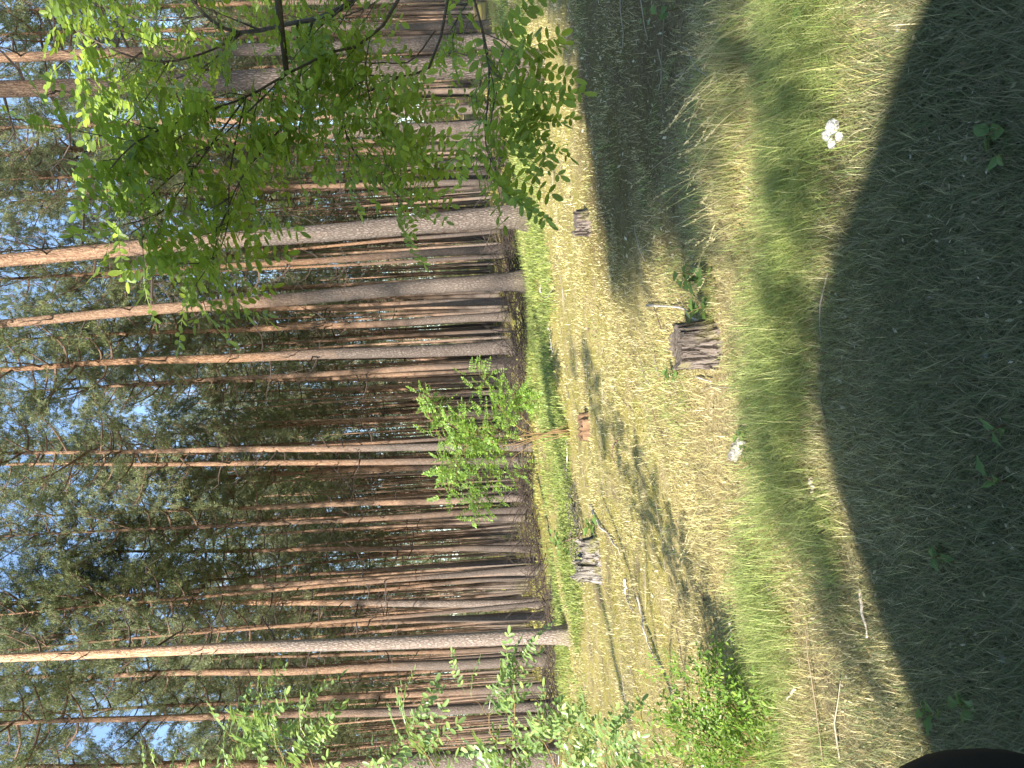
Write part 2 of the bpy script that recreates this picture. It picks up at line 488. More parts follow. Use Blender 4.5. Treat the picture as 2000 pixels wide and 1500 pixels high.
def make_crown_mesh(seed, H, path, rr, start, n_limb=26, width=2.3, tuft=26, tmul=1.0, rusty=False, nw=0.026):
    rg = np.random.default_rng(seed + 100)
    mb = MB()
    zz = path[:, 2]
    C_, D_ = [], []
    for k in range(n_limb):
        t = (k + rg.random()) / n_limb
        z0 = start * H + (0.985 - start) * H * t ** 0.85
        b = np.array([np.interp(z0, zz, path[:, 0]), np.interp(z0, zz, path[:, 1]), z0])
        a = k * 2.399 + rg.normal(0, 0.5)
        env = width * (0.35 + 0.65 * math.sin(math.pi * min(1, 0.22 + 0.78 * (1 - t)) ** 0.8) if t > 0.25 else 0.55 + t * 1.6)
        L = env * rg.uniform(0.55, 1.15)
        el = rg.uniform(-0.05, 0.35) + t * 0.75
        dv = np.array([math.cos(a) * math.cos(el), math.sin(a) * math.cos(el), math.sin(el)])
        side = np.array([-math.sin(a), math.cos(a), 0])
        bend = rg.normal(0, 0.18)
        pts = curve_pts([b, b + dv * L * .35 + side * bend * L * .5 + [0, 0, -.06 * L], b + dv * L * .7 + side * bend * L * .2, b + dv * L + [0, 0, .16 * L]], 7)
        r1 = 0.045 * (1 - t * .6) * (0.6 + L / 3)
        tube(mb, pts, np.linspace(r1, 0.010, 7), 5, 0)
        nb = int(4 + L * 3.2 * tmul)
        for q in range(nb):
            u = rg.uniform(0.38, 1.0); i0 = u * 6
            p = pts[min(5, int(i0))] + (pts[min(6, int(i0) + 1)] - pts[min(5, int(i0))]) * (i0 % 1)
            o = rg.normal(0, 1, 3); o[2] = abs(o[2]) * .6 + 0.05; o /= np.linalg.norm(o)
            dd = dv * .55 + o * .8; dd /= np.linalg.norm(dd)
            l2 = rg.uniform(0.25, 0.75) * (0.6 + 0.25 * L)
            tip = p + dd * l2
            tube(mb, [p, p + dd * l2 * .5 + rg.normal(0, .03, 3), tip], [0.013, 0.008, 0.005], 3, 0, cap=False)
            for w_ in range(3):
                e = tip + rg.normal(0, 0.13, 3) + dd * rg.uniform(-.26, .16)
                C_.append(e); D_.append(dd + rg.normal(0, .3, 3) + [0, 0, .2])
    C_ = np.array(C_); D_ = np.array(D_); D_ /= np.linalg.norm(D_, axis=1)[:, None]
    needles(mb, C_, D_, tuft, rg, 0.145, nw, 0.09, 1)
    dead_wood(mb, seed, H, path, .26, start + .08, 46)
    mats = [M['limb'], M['rusty'] if rusty else (M['needle'] if seed % 2 else M['needle2']), M['twig']]
    return mb.mesh('crown', mats, smooth=False)


VAR = []
for s in range(9):
    H = 22.5
    near = s < 4
    tm, path, rr = make_trunk_mesh(s, H, 0.20, 90 if near else 50, 20 if near else 10)
    start = [0.60, 0.64, 0.62, 0.66, 0.55, 0.58, 0.52, 0.60, 0.50][s]
    cm = make_crown_mesh(s, H, path, rr, start, 40, [2.4, 2.6, 2.2, 2.5, 2.2, 2.5, 2.1, 2.4, 2.3][s], 23, 1.0, False)
    VAR.append((tm, cm, H))


def pine(base, var, width=1.0, height=1.0, lean=(0, 0), spin=0.0, label='', group=None, crown=1.0, tone=None):
    tone = tone or random.uniform(.78, 1.12)
    tm, cm, H = VAR[var]
    r = empty('pine_tree', base)
    tag(r, label, 'pine tree', group)
    r.rotation_euler = (Matrix.Rotation(lean[0], 3, 'Y') @ Matrix.Rotation(lean[1], 3, 'X') @ Matrix.Rotation(spin, 3, 'Z')).to_euler()
    for nm, me, sxy in (('trunk', tm, width), ('crown', cm, crown)):
        o = bpy.data.objects.new(nm, me); C.objects.link(o); o.parent = r
        o.scale = (sxy, sxy, height)
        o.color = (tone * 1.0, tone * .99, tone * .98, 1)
    return r


G_FRONT = 'pines along the front of the stand'
# (base x, base y, x and y of a second point higher up, trunk width in px near the foot, variant, label, depth or None)
KEY = [
    (1112, 1241, 0, 1284, 27, 0, 'straight pine in full sun with pale grey scaly bark, standing nearest on the left', None),
    (1058, 1177, 60, 1179, 16, 1, 'thin grey pine standing just right of the pale sunlit scaly pine', None),
    (1072, 1288, 126, 1316, 21, 2, 'dappled grey pine with reddish upper trunk just left of the pale scaly pine', None),
    (1030, 420, 0, 500, 38, 3, 'stoutest dark grey pine with red upper trunk, locust leaf tips across its bark', None),
    (1028, 549, 0, 627, 29, 0, 'thick pine turning orange from mid trunk, next left of the stoutest grey pine', None),
    (1012, 676, 0, 721, 25, 1, 'grey brown dappled pine with brush at its foot, left of the orange pine', None),
    (1042, 872, 0, 887, 16, 2, 'slim pine with straight pink grey trunk rising behind the bushy locust sapling', None),
    (976, 247, 0, 302, 27, 3, 'dark pine with deeply ridged bark and leaning foot above the low hanging locust spray', None),
    (972, 343, 0, 400, 19, 0, 'blackish shaded pine with flared foot between the stoutest pine and the ridged pine', None),
    (932, 212, 0, 262, 16, 2, 'slim half lit pine just right of the ridged dark pine', None),
    (1062, 128, 0, 172, 40, 1, 'broad pine glimpsed through the thick of the locust foliage', None),
    (1005, 82, 0, 110, 26, 3, 'pine with pale sunlit face just right of the broad pine within the locust foliage', None),
    (960, 48, 0, 66, 13, 0, 'narrow dark pine at the far right behind the locust limb', None),
    (1092, 1478, 0, 1499, 40, 2, 'rough grey pine at the far left edge, half hidden by locust leaves', None),
    (1025, 1382, 180, 1406, 19, 1, 'dark pine with orange top behind the leafy left locust branches', 26),
    (1010, 1206, 280, 1232, 14, 4, 'thin knobbly pine leaning a little, between the two pale front pines', 30),
    (1000, 1075, 400, 1076, 13, 5, 'slim pine with mottled trunk and bright orange top, right of a crooked pine', 33),
    (1003, 1117, 400, 1155, 15, 6, 'crooked slim pine with rusty upper trunk, leaning left', 31),
    (958, 590, 250, 612, 15, 7, 'shaded straight pine directly left of the orange pine', 36),
    (955, 620, 35, 661, 16, 8, 'slender pine with long bare sunny upper trunk between the orange and the brown pine', 34),
    (965, 708, 130, 760, 14, 4, 'slim pale pine leaning left just beside the brown grey pine', 33),
    (962, 722, 300, 752, 11, 5, 'thin dark pine left of the slim leaning pale pine', 40),
    (985, 903, 170, 906, 15, 6, 'golden orange slim pine just left of the pink grey pine', 30),
    (985, 907, 120, 946, 12, 7, 'thin branchy pine with dark bushy top leaning left of the golden pine', 38),
    (990, 974, 420, 993, 14, 8, 'slim dark pine with sunlit edge left of the bushy locust sapling', 33),
    (975, 1015, 300, 1018, 12, 5, 'slim pine with pale grey foot and orange top standing clear of the sapling', 40),
    (935, 178, 300, 200, 11, 6, 'thin pine lining the narrow glade at the right', 40),
    (1015, 1345, 500, 1372, 15, 4, 'thin orange pine between the dappled grey pine and the left locust', 32),
]
placed = []
for k, (bx, by, tx, ty, wpx, var, lab, dep) in enumerate(KEY):
    if dep is None:
        b = on_ground(bx, by)
    else:
        b = P(bx, by, dep); b[2] = gz(b[0], b[1])
    t = P(tx, ty, b[1])
    dz = t[2] - b[2]
    lean = math.atan2(t[0] - b[0], dz)
    diam = wpx * b[1] / F
    wsc = diam / 0.40 / 0.95
    h = 1.0 + random.uniform(-.06, .08) if wpx > 14 else random.uniform(.86, .98)
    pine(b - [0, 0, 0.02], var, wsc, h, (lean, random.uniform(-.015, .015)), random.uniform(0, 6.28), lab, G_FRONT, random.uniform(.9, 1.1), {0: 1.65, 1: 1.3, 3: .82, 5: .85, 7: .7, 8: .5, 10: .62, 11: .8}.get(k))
    placed.append((b[0], b[1], 2.2))

FAR_L = {0: 'slender pine standing one row behind the front trunks of the stand',
         1: 'thin orange barked pine in the middle depth of the crowded stand',
         2: 'thread thin pine deep in the stand within the dense screen of trunks'}
FAR_G = {0: 'pines one row behind the front', 1: 'pines in the middle of the stand', 2: 'pines deep in the stand'}
cnt = {0: 0, 1: 0, 2: 0}


def far_pine(x, y):
    z = float(gz(x, y))
    d = 0 if y < 38 else (1 if y < 65 else 2)
    cnt[d] += 1
    pine((x, y, z - .02), random.randrange(4, 9) if y > 30 else random.randrange(0, 9), random.uniform(.38, .82), random.uniform(.82, 1.10),
         (random.gauss(-0.004, .018), random.gauss(0, .014)), random.uniform(0, 6.28), FAR_L[d], FAR_G[d], random.uniform(.62, .95), random.uniform(.6, 1.05))


for x, y in [(-5.0, 30.5), (-7.6, 33), (5.2, 29.5), (8.8, 33.5), (-2.2, 33.5), (11.5, 36)]:
    placed.append((x, y, 2.2)); far_pine(x, y)
tries = 0; nin = 6
while nin < 252 and tries < 30000:
    tries += 1
    y = 24.5 + 64 * random.random() ** 0.68
    half = 0.50 * y + 1.5
    x = random.uniform(-half, half)
    sp = 2.1 if y < 60 else 1.8
    if any((x - a) ** 2 + (y - b) ** 2 < max(c, sp) ** 2 for a, b, c in placed): continue
    # a narrow glade opens at the right
    if y > 26 and abs(x - y * 0.36) < 0.9 and y < 80: continue
    placed.append((x, y, sp)); far_pine(x, y); nin += 1
# the stand runs on beside the picture; its trunks throw shade into it
for x, y in [(-17, 21), (-21, 28), (-26, 33), (-24, 40), (-31, 44), (-30, 52), (-36, 58), (-14, 16), (15, 19), (20, 27), (25, 36), (31, 46), (-40, 68)]:
    o = pine((x, y, float(gz(x, y))), random.randrange(4, 9), .9, 1.0, (0, 0), random.uniform(0, 6), 'pine standing beside the view where the stand runs on', 'pines of the stand beside the view')

# across the road behind the camera
for x, y in [(-10.8, -4.5), (-2.5, -6.2), (-3.0, -9)]:
    pine((x, y, 0), random.randrange(0, 4), 1, 1, (0, 0), random.uniform(0, 6), 'pine beside the road behind the parked car', 'pines beside the road')

# the far back of the wood: one mass of trunks and crowns
mb = MB()
rg = np.random.default_rng(77)
for k in range(640):
    y = rg.uniform(88, 190); x = rg.uniform(-.56 * y, .56 * y)
    z = float(gz(x, y)); H = rg.uniform(18, 24)
    tube(mb, [[x, y, z - .2], [x + rg.normal(0, .2), y, z + H * .5], [x + rg.normal(0, .4), y, z + H]], [rg.uniform(.09, .16), .09, .03], 6, 0)
    nC = 30
    cz = H * rg.uniform(.50, 1.0, nC)
    sp = 1.7 * np.sin(np.pi * np.clip((cz / H - .42) / .6, 0, 1)) + .25
    cc = np.stack([x + rg.normal(0, 1, nC) * sp * .8, y + rg.normal(0, 1, nC) * sp * .8, z + cz], -1)
    needles(mb, cc, np.tile([0, 0, 1.0], (nC, 1)), 12, rg, .55, .12, .45, 1)
# and the crowd of thin stems between
for k in range(640):
    y = 38 + 62 * rg.random() ** .7; x = rg.uniform(-.55, .55) * y
    if abs(x - y * 0.36) < 0.9: continue
    z = float(gz(x, y)); H = rg.uniform(16, 23); ln = rg.normal(0, .02) * H
    tube(mb, [[x, y, z - .2], [x + ln * .5 + rg.normal(0, .06), y, z + H * .5], [x + ln, y, z + H]], [rg.uniform(.05, .10), .05, .012], 7, 0)
    nC = 15; cz = H * rg.uniform(.60, 1.0, nC); sp = 1.1 * np.sin(np.pi * np.clip((cz / H - .5) / .52, 0, 1)) + .2
    cc = np.stack([x + ln * cz / H + rg.normal(0, 1, nC) * sp * .7, y + rg.normal(0, 1, nC) * sp * .7, z + cz], -1)
    needles(mb, cc, np.tile([0, 0, 1.0], (nC, 1)), 16, rg, .34, .07, .28, 1)
# young growth and low boughs under the farthest trees
nC = 11000
y = rg.uniform(135, 195, nC); x = rg.uniform(-.56, .56, nC) * y; zz = gz(x, y) + rg.uniform(0, 1, nC) ** 1.3 * 14
needles(mb, np.stack([x, y, zz], -1), np.tile([0, 0, 1.0], (nC, 1)), 9, rg, .9, .22, .7, 2)
fw = mb.build('distant_forest', [M['bark_young'], M['needle'], M['needle2']], smooth=False)
tag(fw, 'crowd of thin stems and crowns filling the depth of the pine wood', 'forest', kind='stuff')

# ------------------------------------------------------------------ black locust foliage


def leaflet_shape():
    # oval leaflet along +X of unit length, slightly folded on the midrib
    xs = np.array([0, .18, .45, .75, .94, 1.0]); ws = np.array([0.02, .17, .245, .215, .10, 0.0])
    v = [(x, 0, -0.02 * math.sin(x * 3)) for x in xs]
    v += [(x, w_, 0.05 * w_ / .25 - .02 * math.sin(x * 3)) for x, w_ in zip(xs[1:5], ws[1:5])]
    v += [(x, -w_, 0.05 * w_ / .25 - .02 * math.sin(x * 3)) for x, w_ in zip(xs[1:5], ws[1:5])]
    f = []
    for sgn, o in ((1, 6), (-1, 10)):
        t = [(0, 1, o), (1, 2, o + 1), (1, o + 1, o), (2, 3, o + 2), (2, o + 2, o + 1), (3, 4, o + 3), (3, o + 3, o + 2), (4, 5, o + 3)]
        f += t if sgn > 0 else [(a, c, b) for a, b, c in t]
    return np.array(v), np.array(f)


LV, LF = leaflet_shape()


def simple_leaflet():
    v = np.array([(0, 0, 0), (.4, .23, .03), (1, 0, 0), (.4, -.23, .03)]); return v, np.array([(0, 1, 2), (0, 2, 3)])


SV, SF = simple_leaflet()


def compound(seed, L=0.20, pairs=7, lf=0.042, simple=False):
    rg = np.random.default_rng(seed)
    v, f = (SV, SF) if simple else (LV, LF)
    vs, fs, n = [], [], 0
    droop = rg.uniform(.15, .55)

    def rach(t): return np.array([L * t, 0.0, -droop * L * t * t])
    for k in range(pairs):
        t = 0.22 + .74 * k / (pairs - 1)
        for sg in (1, -1):
            a = sg * (math.radians(72) + rg.normal(0, .12)); roll = rg.normal(0, .35) - sg * 0.0; dip = rg.normal(-.10, .22)
            s = lf * rg.uniform(.85, 1.15) * (1 - .25 * abs(t - .55))
            m = Matrix.Rotation(a, 3, 'Z') @ Matrix.Rotation(-dip, 3, 'Y') @ Matrix.Rotation(roll, 3, 'X')
            vs.append((v * s) @ np.array(m).T + rach(t)); fs.append(f + n); n += len(v)
    vs.append((v * lf * [1.15, 1.1, 1]) @ np.array(Matrix.Rotation(droop, 3, 'Y')).T + rach(1.0)); fs.append(f + n); n += len(v)
    # rachis
    if not simple:
        tt = np.linspace(0, 1, 6); rp = np.array([rach(t) for t in tt])
        mb = MB(); tube(mb, rp, np.linspace(.0014, .0008, 6), 3, cap=False)
        vs.append(mb.v[0]); fs.append(mb.f[0] + n); n += len(mb.v[0])
    return np.concatenate(vs), np.concatenate(fs)


LEAVES = [compound(k, random.uniform(.17, .25), random.choice([6, 7, 7, 8]), random.uniform(.036, .046)) for k in range(7)]
LEAVES_S = [compound(k + 50, .23, 7, .045, True) for k in range(5)]
LEAVES_SPARSE = [compound(k + 90, .15, 4, .034) for k in range(4)]


def put_leaf(mb, p, d, nrm, rg, lib, s=1.0, mat=0):
    v, f = lib[rg.integers(len(lib))]
    d = d / np.linalg.norm(d)
    y = np.cross(nrm, d); y /= np.linalg.norm(y) + 1e-9
    z = np.cross(d, y)
    Mx = np.stack([d, y, z], 0)
    mb.add((v * s) @ Mx + p, f, mat)


def spray(leaf, wood, pts, r0_, r1_, rg, dens=1.0, twig_len=(.25, .6), start=.25, lib=None, leafscale=1.0, mat=0, up=.25, twigs=1.0, droop=.2):
    """a leafy branch: pts is its axis; twigs leave it alternately and carry compound leaves"""
    lib = lib or LEAVES
    pts = np.asarray(pts)
    n = len(pts)
    tube(wood, pts, np.linspace(r0_, r1_, n), 6)
    seg = np.linalg.norm(np.diff(pts, axis=0), axis=1); tot = seg.sum(); cum = np.concatenate([[0], np.cumsum(seg)]) / tot

    def at(t):
        return np.array([np.interp(t, cum, pts[:, a]) for a in range(3)])

    def leaves_on(p0, p1, m, sc_):
        dv = p1 - p0; L = np.linalg.norm(dv); dv = dv / (L + 1e-9)
        for q in range(m):
            t = (q + .6) / m
            p = p0 + (p1 - p0) * t - [0, 0, .04 * L * t * t]
            o = rg.normal(0, 1, 3); o -= dv * o.dot(dv); o /= np.linalg.norm(o)
            o[2] *= .6
            d = dv * rg.uniform(.2, .7) + o * .9 + [0, 0, -droop * rg.random()]
            nr = np.array([0, 0, .7]) + rg.normal(0, .40, 3) - SUN_D * .85
            put_leaf(leaf, p, d, nr, rg, lib, sc_ * leafscale * rg.uniform(.65, 1.2), mat)
        nr = np.array([0, 0, .7]) + rg.normal(0, .3, 3) - SUN_D * .8
        put_leaf(leaf, p1, dv + [0, 0, -.1], nr, rg, lib, sc_ * leafscale, mat)
    nt_ = max(2, int(tot * 10.5 * twigs))
    for k in range(nt_):
        t = start + (1 - start) * (k + rg.random()) / nt_
        p = at(t); ax = at(min(1, t + .05)) - at(max(0, t - .05)); ax /= np.linalg.norm(ax) + 1e-9
        o = rg.normal(0, 1, 3); o -= ax * o.dot(ax); o /= np.linalg.norm(o) + 1e-9
        d = ax * .7 + o * .75 + [0, 0, up * rg.normal(.3, 1)]; d /= np.linalg.norm(d)
        l2 = rg.uniform(*twig_len) * (1.1 - .4 * t)
        e = p + d * l2
        tube(wood, [p, p + d * l2 * .5 + rg.normal(0, .012, 3), e], [max(.0022, r1_ * .9), .0024, .0014], 4, cap=False)
        leaves_on(p, e, max(2, int(l2 * 21 * dens)), 1.0)
    leaves_on(at(.85), pts[-1], 3, 1.0)


def IM(lst):
    return curve_pts([P(x, y, d) for x, y, d in lst], 16)


# --- the big locust at the right: its trunk stands beside the car, limbs reach across the view
rg = np.random.default_rng(5)
loc_r = empty('locust_tree', (2.9, 2.4, float(gz(2.9, 2.4))))
tag(loc_r, 'large black locust whose feathery bright green branches hang across the right side of the view', 'locust tree')
lf, wd = MB(), MB()
LIMBS = [
    # pixel paths with depth: the limbs come in from the right
    ([(905, -260, 3.6), (720, -30, 3.7), (640, 28, 3.8), (560, 47, 3.9), (469, 63, 4.0), (402, 31, 4.0), (330, -60, 4.1)], .026, .008, .7, (.2, .5), .3),
    ([(469, 63, 4.0), (420, 95, 3.9), (330, 120, 3.8), (240, 105, 3.7), (150, 60, 3.7)], .012, .003, 1.0, (.15, .34), .35),
    ([(860, -150, 3.9), (740, 60, 3.8), (640, 105, 3.7), (560, 145, 3.6), (480, 190, 3.5), (380, 225, 3.4), (270, 275, 3.3), (215, 330, 3.3)], .017, .003, 1.1, (.2, .45), .32),
    ([(900, -150, 4.4), (850, 110, 4.3), (780, 150, 4.2), (700, 190, 4.1), (670, 230, 4.1), (700, 310, 4.0), (780, 385, 4.0)], .015, .003, 1.15, (.18, .38), .42),
    ([(890, -120, 3.3), (935, 30, 3.25), (955, 130, 3.2), (950, 230, 3.2), (950, 290, 3.2), (975, 345, 3.2)], .010, .002, 1.0, (.14, .30), .25),
    ([(955, 130, 3.2), (985, 170, 3.2), (1010, 220, 3.2)], .004, .002, .8, (.10, .2), .2),
    ([(640, 105, 3.7), (560, 235, 3.6), (480, 335, 3.5), (440, 420, 3.5), (410, 520, 3.5)], .010, .002, 1.0, (.12, .30), .30),
    ([(560, 145, 3.6), (440, 260, 3.6), (330, 350, 3.5), (240, 430, 3.5)], .008, .002, 1.1, (.12, .32), .30),
    ([(820, -80, 4.6), (740, 0, 4.6), (650, 40, 4.6), (590, 60, 4.6)], .010, .003, .9, (.2, .4), .1),
    ([(960, -60, 4.8), (910, 10, 4.8), (880, 60, 4.9)], .010, .004, .8, (.2, .35), .1),
    ([(469, 63, 4.0), (400, 130, 4.2), (320, 160, 4.3), (240, 180, 4.3)], .008, .003, 1.0, (.2, .4), .2),
    ([(480, 190, 3.5), (400, 300, 3.5), (330, 400, 3.5), (250, 460, 3.5)], .008, .002, 1.2, (.14, .32), .2),
    ([(480, 190, 3.5), (450, 330, 3.5), (440, 460, 3.5), (380, 560, 3.5)], .008, .002, 1.1, (.14, .28), .3),
    ([(780, 150, 4.2), (690, 150, 4.0), (600, 190, 3.9), (580, 300, 3.9)], .008, .002, 1.2, (.14, .32), .2),
    ([(850, 60, 3.9), (800, 120, 3.9), (720, 130, 3.8), (730, 230, 3.8), (760, 340, 3.8)], .008, .002, 1.2, (.14, .28), .3),
    ([(935, 30, 3.25), (950, 110, 3.1), (965, 180, 3.1), (955, 260, 3.1)], .004, .002, 1.2, (.10, .22), .1),
    ([(330, 120, 3.8), (280, 200, 3.7), (230, 260, 3.6)], .006, .002, 1.2, (.14, .3), .1),
    ([(402, 31, 4.0), (300, 40, 4.3), (220, 20, 4.4), (150, -10, 4.5)], .008, .003, 1.0, (.15, .35), .3),
]
for path, a, b, dn, tl, st in LIMBS:
    spray(lf, wd, IM(path), a * .55, b, rg, dn * 1.05, tl, st, twigs=.66, leafscale=1.15)
# trunk and the crown overhead, outside the picture
T0 = np.array([2.9, 2.4, float(gz(2.9, 2.4))])
trunk_pts = curve_pts([T0 - [0, 0, .2], T0 + [-.05, .0, 1.0], T0 + [-.15, -.1, 2.3], T0 + [-.5, -.4, 3.8], T0 + [-.7, -.7, 5.4], T0 + [-.9, -.9, 6.6]], 22)
tw = MB(); tube(tw, trunk_pts, np.linspace(.13, .03, 22), 12, jitter=.06)
for path, *_ in (LIMBS[0], LIMBS[2], LIMBS[3], LIMBS[4]):
    e = P(*path[0]); z = max(.9, min(5, e[2] - .25)); s = trunk_pts[np.argmin(abs(trunk_pts[:, 2] - z))]
    tube(wd, curve_pts([s, (s + e) / 2 + [0, 0, .08], e], 8), np.linspace(.035, .02, 8), 6)
for path in (LIMBS[7][0], LIMBS[8][0]):
    e = P(*path[0]); s = trunk_pts[np.argmin(abs(trunk_pts[:, 2] - max(.9, e[2] - .3)))]
    tube(wd, curve_pts([s, (s + e) / 2 + [0, 0, .05], e], 8), np.linspace(.03, .012, 8), 6)
rgc = np.random.default_rng(8)
up_leaf = MB()
for k in range(36):
    z = rgc.uniform(3.0, 4.95)
    xl = -1.55 - (z - 2.9) * .72
    e = np.array([rgc.uniform(xl, xl + 1.9), rgc.uniform(-1.7, -.35), z])
    s = trunk_pts[np.argmin(abs(trunk_pts[:, 2] - (z - .5 - .15 * abs(e[0] - 2.4))))]
    spray(up_leaf, wd, curve_pts([s, s * .5 + e * .5 + [0, -.25, .15], e], 10), .018, .004, rgc, .8, (.35, .7), .35, LEAVES_S, 1.25, twigs=.75)
for k in range(13):      # unseen twigs added over the car roof to fray its shadow
    zz_ = rgc.uniform(1.95, 2.4)
    e = np.array([-2.75 + k * .19 + rgc.normal(0, .08), rgc.uniform(-.6, -.35), zz_])
    s = np.array([e[0] + .4, -1.0, 3.1])
    spray(up_leaf, wd, curve_pts([s, s * .5 + e * .5 + [0, -.1, .1], e], 8), .006, .002, rgc, .55, (.10, .24), .6, LEAVES_S, .9, twigs=.7)
tw.build('trunk', M['locust_wood'], loc_r)
wo_ = wd.build('limbs', M['locust_wood'], loc_r)
fo = lf.build('foliage', M['locust'], loc_r, smooth=False)
ul = up_leaf.build('crown', M['locust'], loc_r, smooth=False)
for ch in loc_r.children: ch.matrix_parent_inverse = Matrix.Translation(-loc_r.location)

# --- locust at the left edge
rg = np.random.default_rng(6)
bl = np.array([-3.7, 5.3, 0]); bl[2] = gz(bl[0], bl[1])
loc_l = empty('locust_tree', bl)
tag(loc_l, 'young black locust at the left edge with pale feathery leaves reaching in', 'locust tree')
lf, wd, tw = MB(), MB(), MB()
tpl = curve_pts([bl - [0, 0, .1], bl + [.05, 0, 1.0], bl + [0, .1, 2.2], bl + [.1, .1, 3.6], bl + [.2, .1, 4.8]], 18)
tube(tw, tpl, np.linspace(.06, .012, 18), 9, jitter=.05)
LL = [
    ([(420, 1685, 5.2), (440, 1575, 5.2), (470, 1505, 5.2), (480, 1445, 5.2)], 1.0),
    ([(600, 1685, 5.2), (580, 1565, 5.1), (550, 1475, 5.1), (510, 1390, 5.1)], 1.15),
    ([(660, 1685, 5.2), (640, 1575, 5.2), (610, 1495, 5.1), (590, 1435, 5.1)], 1.0),
    ([(900, 1685, 5.1), (880, 1565, 5.0), (840, 1485, 5.0), (800, 1430, 5.0)], 1.0),
    ([(960, 1685, 5.0), (985, 1565, 4.9), (1000, 1465, 4.9), (1005, 1375, 4.9), (990, 1320, 4.9)], 1.15),
    ([(1000, 1465, 4.9), (960, 1435, 4.9), (955, 1385, 4.9)], .8),
    ([(360, 1705, 5.4), (350, 1605, 5.4), (350, 1535, 5.4)], .9),
    ([(760, 1685, 5.4), (740, 1585, 5.4), (720, 1525, 5.4)], .9),
    ([(1130, 1685, 4.6), (1110, 1565, 4.6), (1080, 1485, 4.6), (1060, 1445, 4.6)], 1.1),
    ([(1200, 1685, 4.5), (1190, 1575, 4.5), (1180, 1495, 4.5), (1190, 1445, 4.5)], 1.1),
]
for path, dn in LL:
    pts = IM(path)
    spray(lf, wd, pts, .008, .002, rg, dn * .8, (.12, .30), .15, mat=0, twigs=.85, leafscale=1.2)
    e = pts[0]; s = tpl[np.argmin(abs(tpl[:, 2] - max(.5, e[2] - .3)))]
    tube(wd, curve_pts([s, (s + e) / 2 + [0, 0, .05], e], 7), np.linspace(.014, .008, 7), 5)
tw.build('trunk', M['locust_wood'], loc_l); wd.build('limbs', M['locust_stem'], loc_l); lf.build('foliage', M['locust_cool'], loc_l, smooth=False)
for ch in loc_l.children: ch.matrix_parent_inverse = Matrix.Translation(-loc_l.location)

# --- low shrub in the left foreground
rg = np.random.default_rng(7)
bs_ = on_ground(1500, 1470)
shr = empty('locust_shrub', bs_)
tag(shr, 'low sparse green shrub with oval leaves and reddish stems in the left foreground grass', 'shrub')
lf, wd = MB(), MB()
for tgt, dd in [((1330, 1330), .0), ((1390, 1300), .05), ((1300, 1420), .1), ((1420, 1370), -.1), ((1350, 1450), 0), ((1480, 1340), -.1), ((1310, 1490), .1), ((1400, 1490), -.1), ((1450, 1430), -.15), ((1340, 1390), .15), ((1500, 1400), -.2), ((1420, 1320), .1)]:
    e = P(tgt[0], tgt[1], bs_[1] + dd + rg.normal(0, .08))
    b0 = bs_ + [rg.normal(-.05, .10), rg.normal(0, .08), -.02]
    spray(lf, wd, curve_pts([b0, (b0 + e) / 2 + rg.normal(0, .03, 3), e], 10), .005, .002, rg, .9, (.10, .22), .2, LEAVES_SPARSE, 1.0, twigs=1.5)
wd.build('stem', M['locust_stem'], shr); lf.build('foliage', M['locust_mid'], shr, smooth=False)
for ch in shr.children: ch.matrix_parent_inverse = Matrix.Translation(-shr.location)

# --- bushy sapling in the middle distance
rg = np.random.default_rng(9)
YS = 14.0
bm_ = P(1095, 838, YS); bm_[2] = gz(bm_[0], bm_[1])
sap = empty('locust_sapling', bm_)
tag(sap, 'bushy black locust sapling with several thin stems in front of the slim pink grey pine', 'sapling')
lf, wd = MB(), MB()
SAPL = [[(1040, 850), (960, 862), (900, 880), (870, 940)], [(1030, 845), (980, 800), (955, 755), (940, 728)], [(1040, 860), (960, 900), (920, 950), (940, 1000)],
        [(1030, 850), (950, 850), (880, 830), (840, 770)], [(1045, 835), (1010, 800), (1000, 770)], [(1020, 860), (930, 890), (885, 905), (870, 890)],
        [(1040, 845), (990, 810), (1020, 790), (1035, 780)], [(1020, 880), (960, 940), (930, 985)], [(1000, 860), (900, 870), (860, 850), (830, 800)], [(1000, 870), (920, 860), (880, 960)], [(1000, 850), (960, 835), (925, 835), (890, 830)]]
for path in SAPL:
    pts = curve_pts([bm_ + rg.normal(0, .05, 3) * [1, 1, 0] - [0, 0, .03]] + [P(x, y, YS + rg.normal(0, .25)) for x, y in path], 14)
    spray(lf, wd, pts, .009, .003, rg, .62, (.18, .5), .42, LEAVES, 1.25, twigs=.5)
wd.build('stem', M['locust_stem'], sap); lf.build('foliage', M['locust_mid'], sap, smooth=False)
for ch in sap.children: ch.matrix_parent_inverse = Matrix.Translation(-sap.location)

# ------------------------------------------------------------------ grasses


def blades(mb, x, y, L, W, az, tilt, curl, col):
    """arched grass blades, five vertices each"""
    n = len(x)
    z = gz(x, y) - .01
    d = np.stack([np.cos(az), np.sin(az), np.zeros(n)], -1)
    s = np.stack([-np.sin(az), np.cos(az), np.zeros(n)], -1)
    b = np.stack([x, y, z], -1)
    t1 = tilt; t2 = tilt + curl
    m = b + (d * np.sin(t1)[:, None] + np.array([0, 0, 1.0]) * np.cos(t1)[:, None]) * (L * .55)[:, None]
    e = m + (d * np.sin(t2)[:, None] + np.array([0, 0, 1.0]) * np.cos(t2)[:, None]) * (L * .45)[:, None]
    w_ = (W * .5)[:, None] * s
    v = np.stack([b - w_, b + w_, m + w_ * .8, m - w_ * .8, e], 1).reshape(-1, 3)
    k = np.arange(n)[:, None] * 5
    fs = np.concatenate([k + [0, 1, 2], k + [0, 2, 3], k + [3, 2, 4]])
    mb.add(v, fs, 0, np.repeat(col, 5, 0))


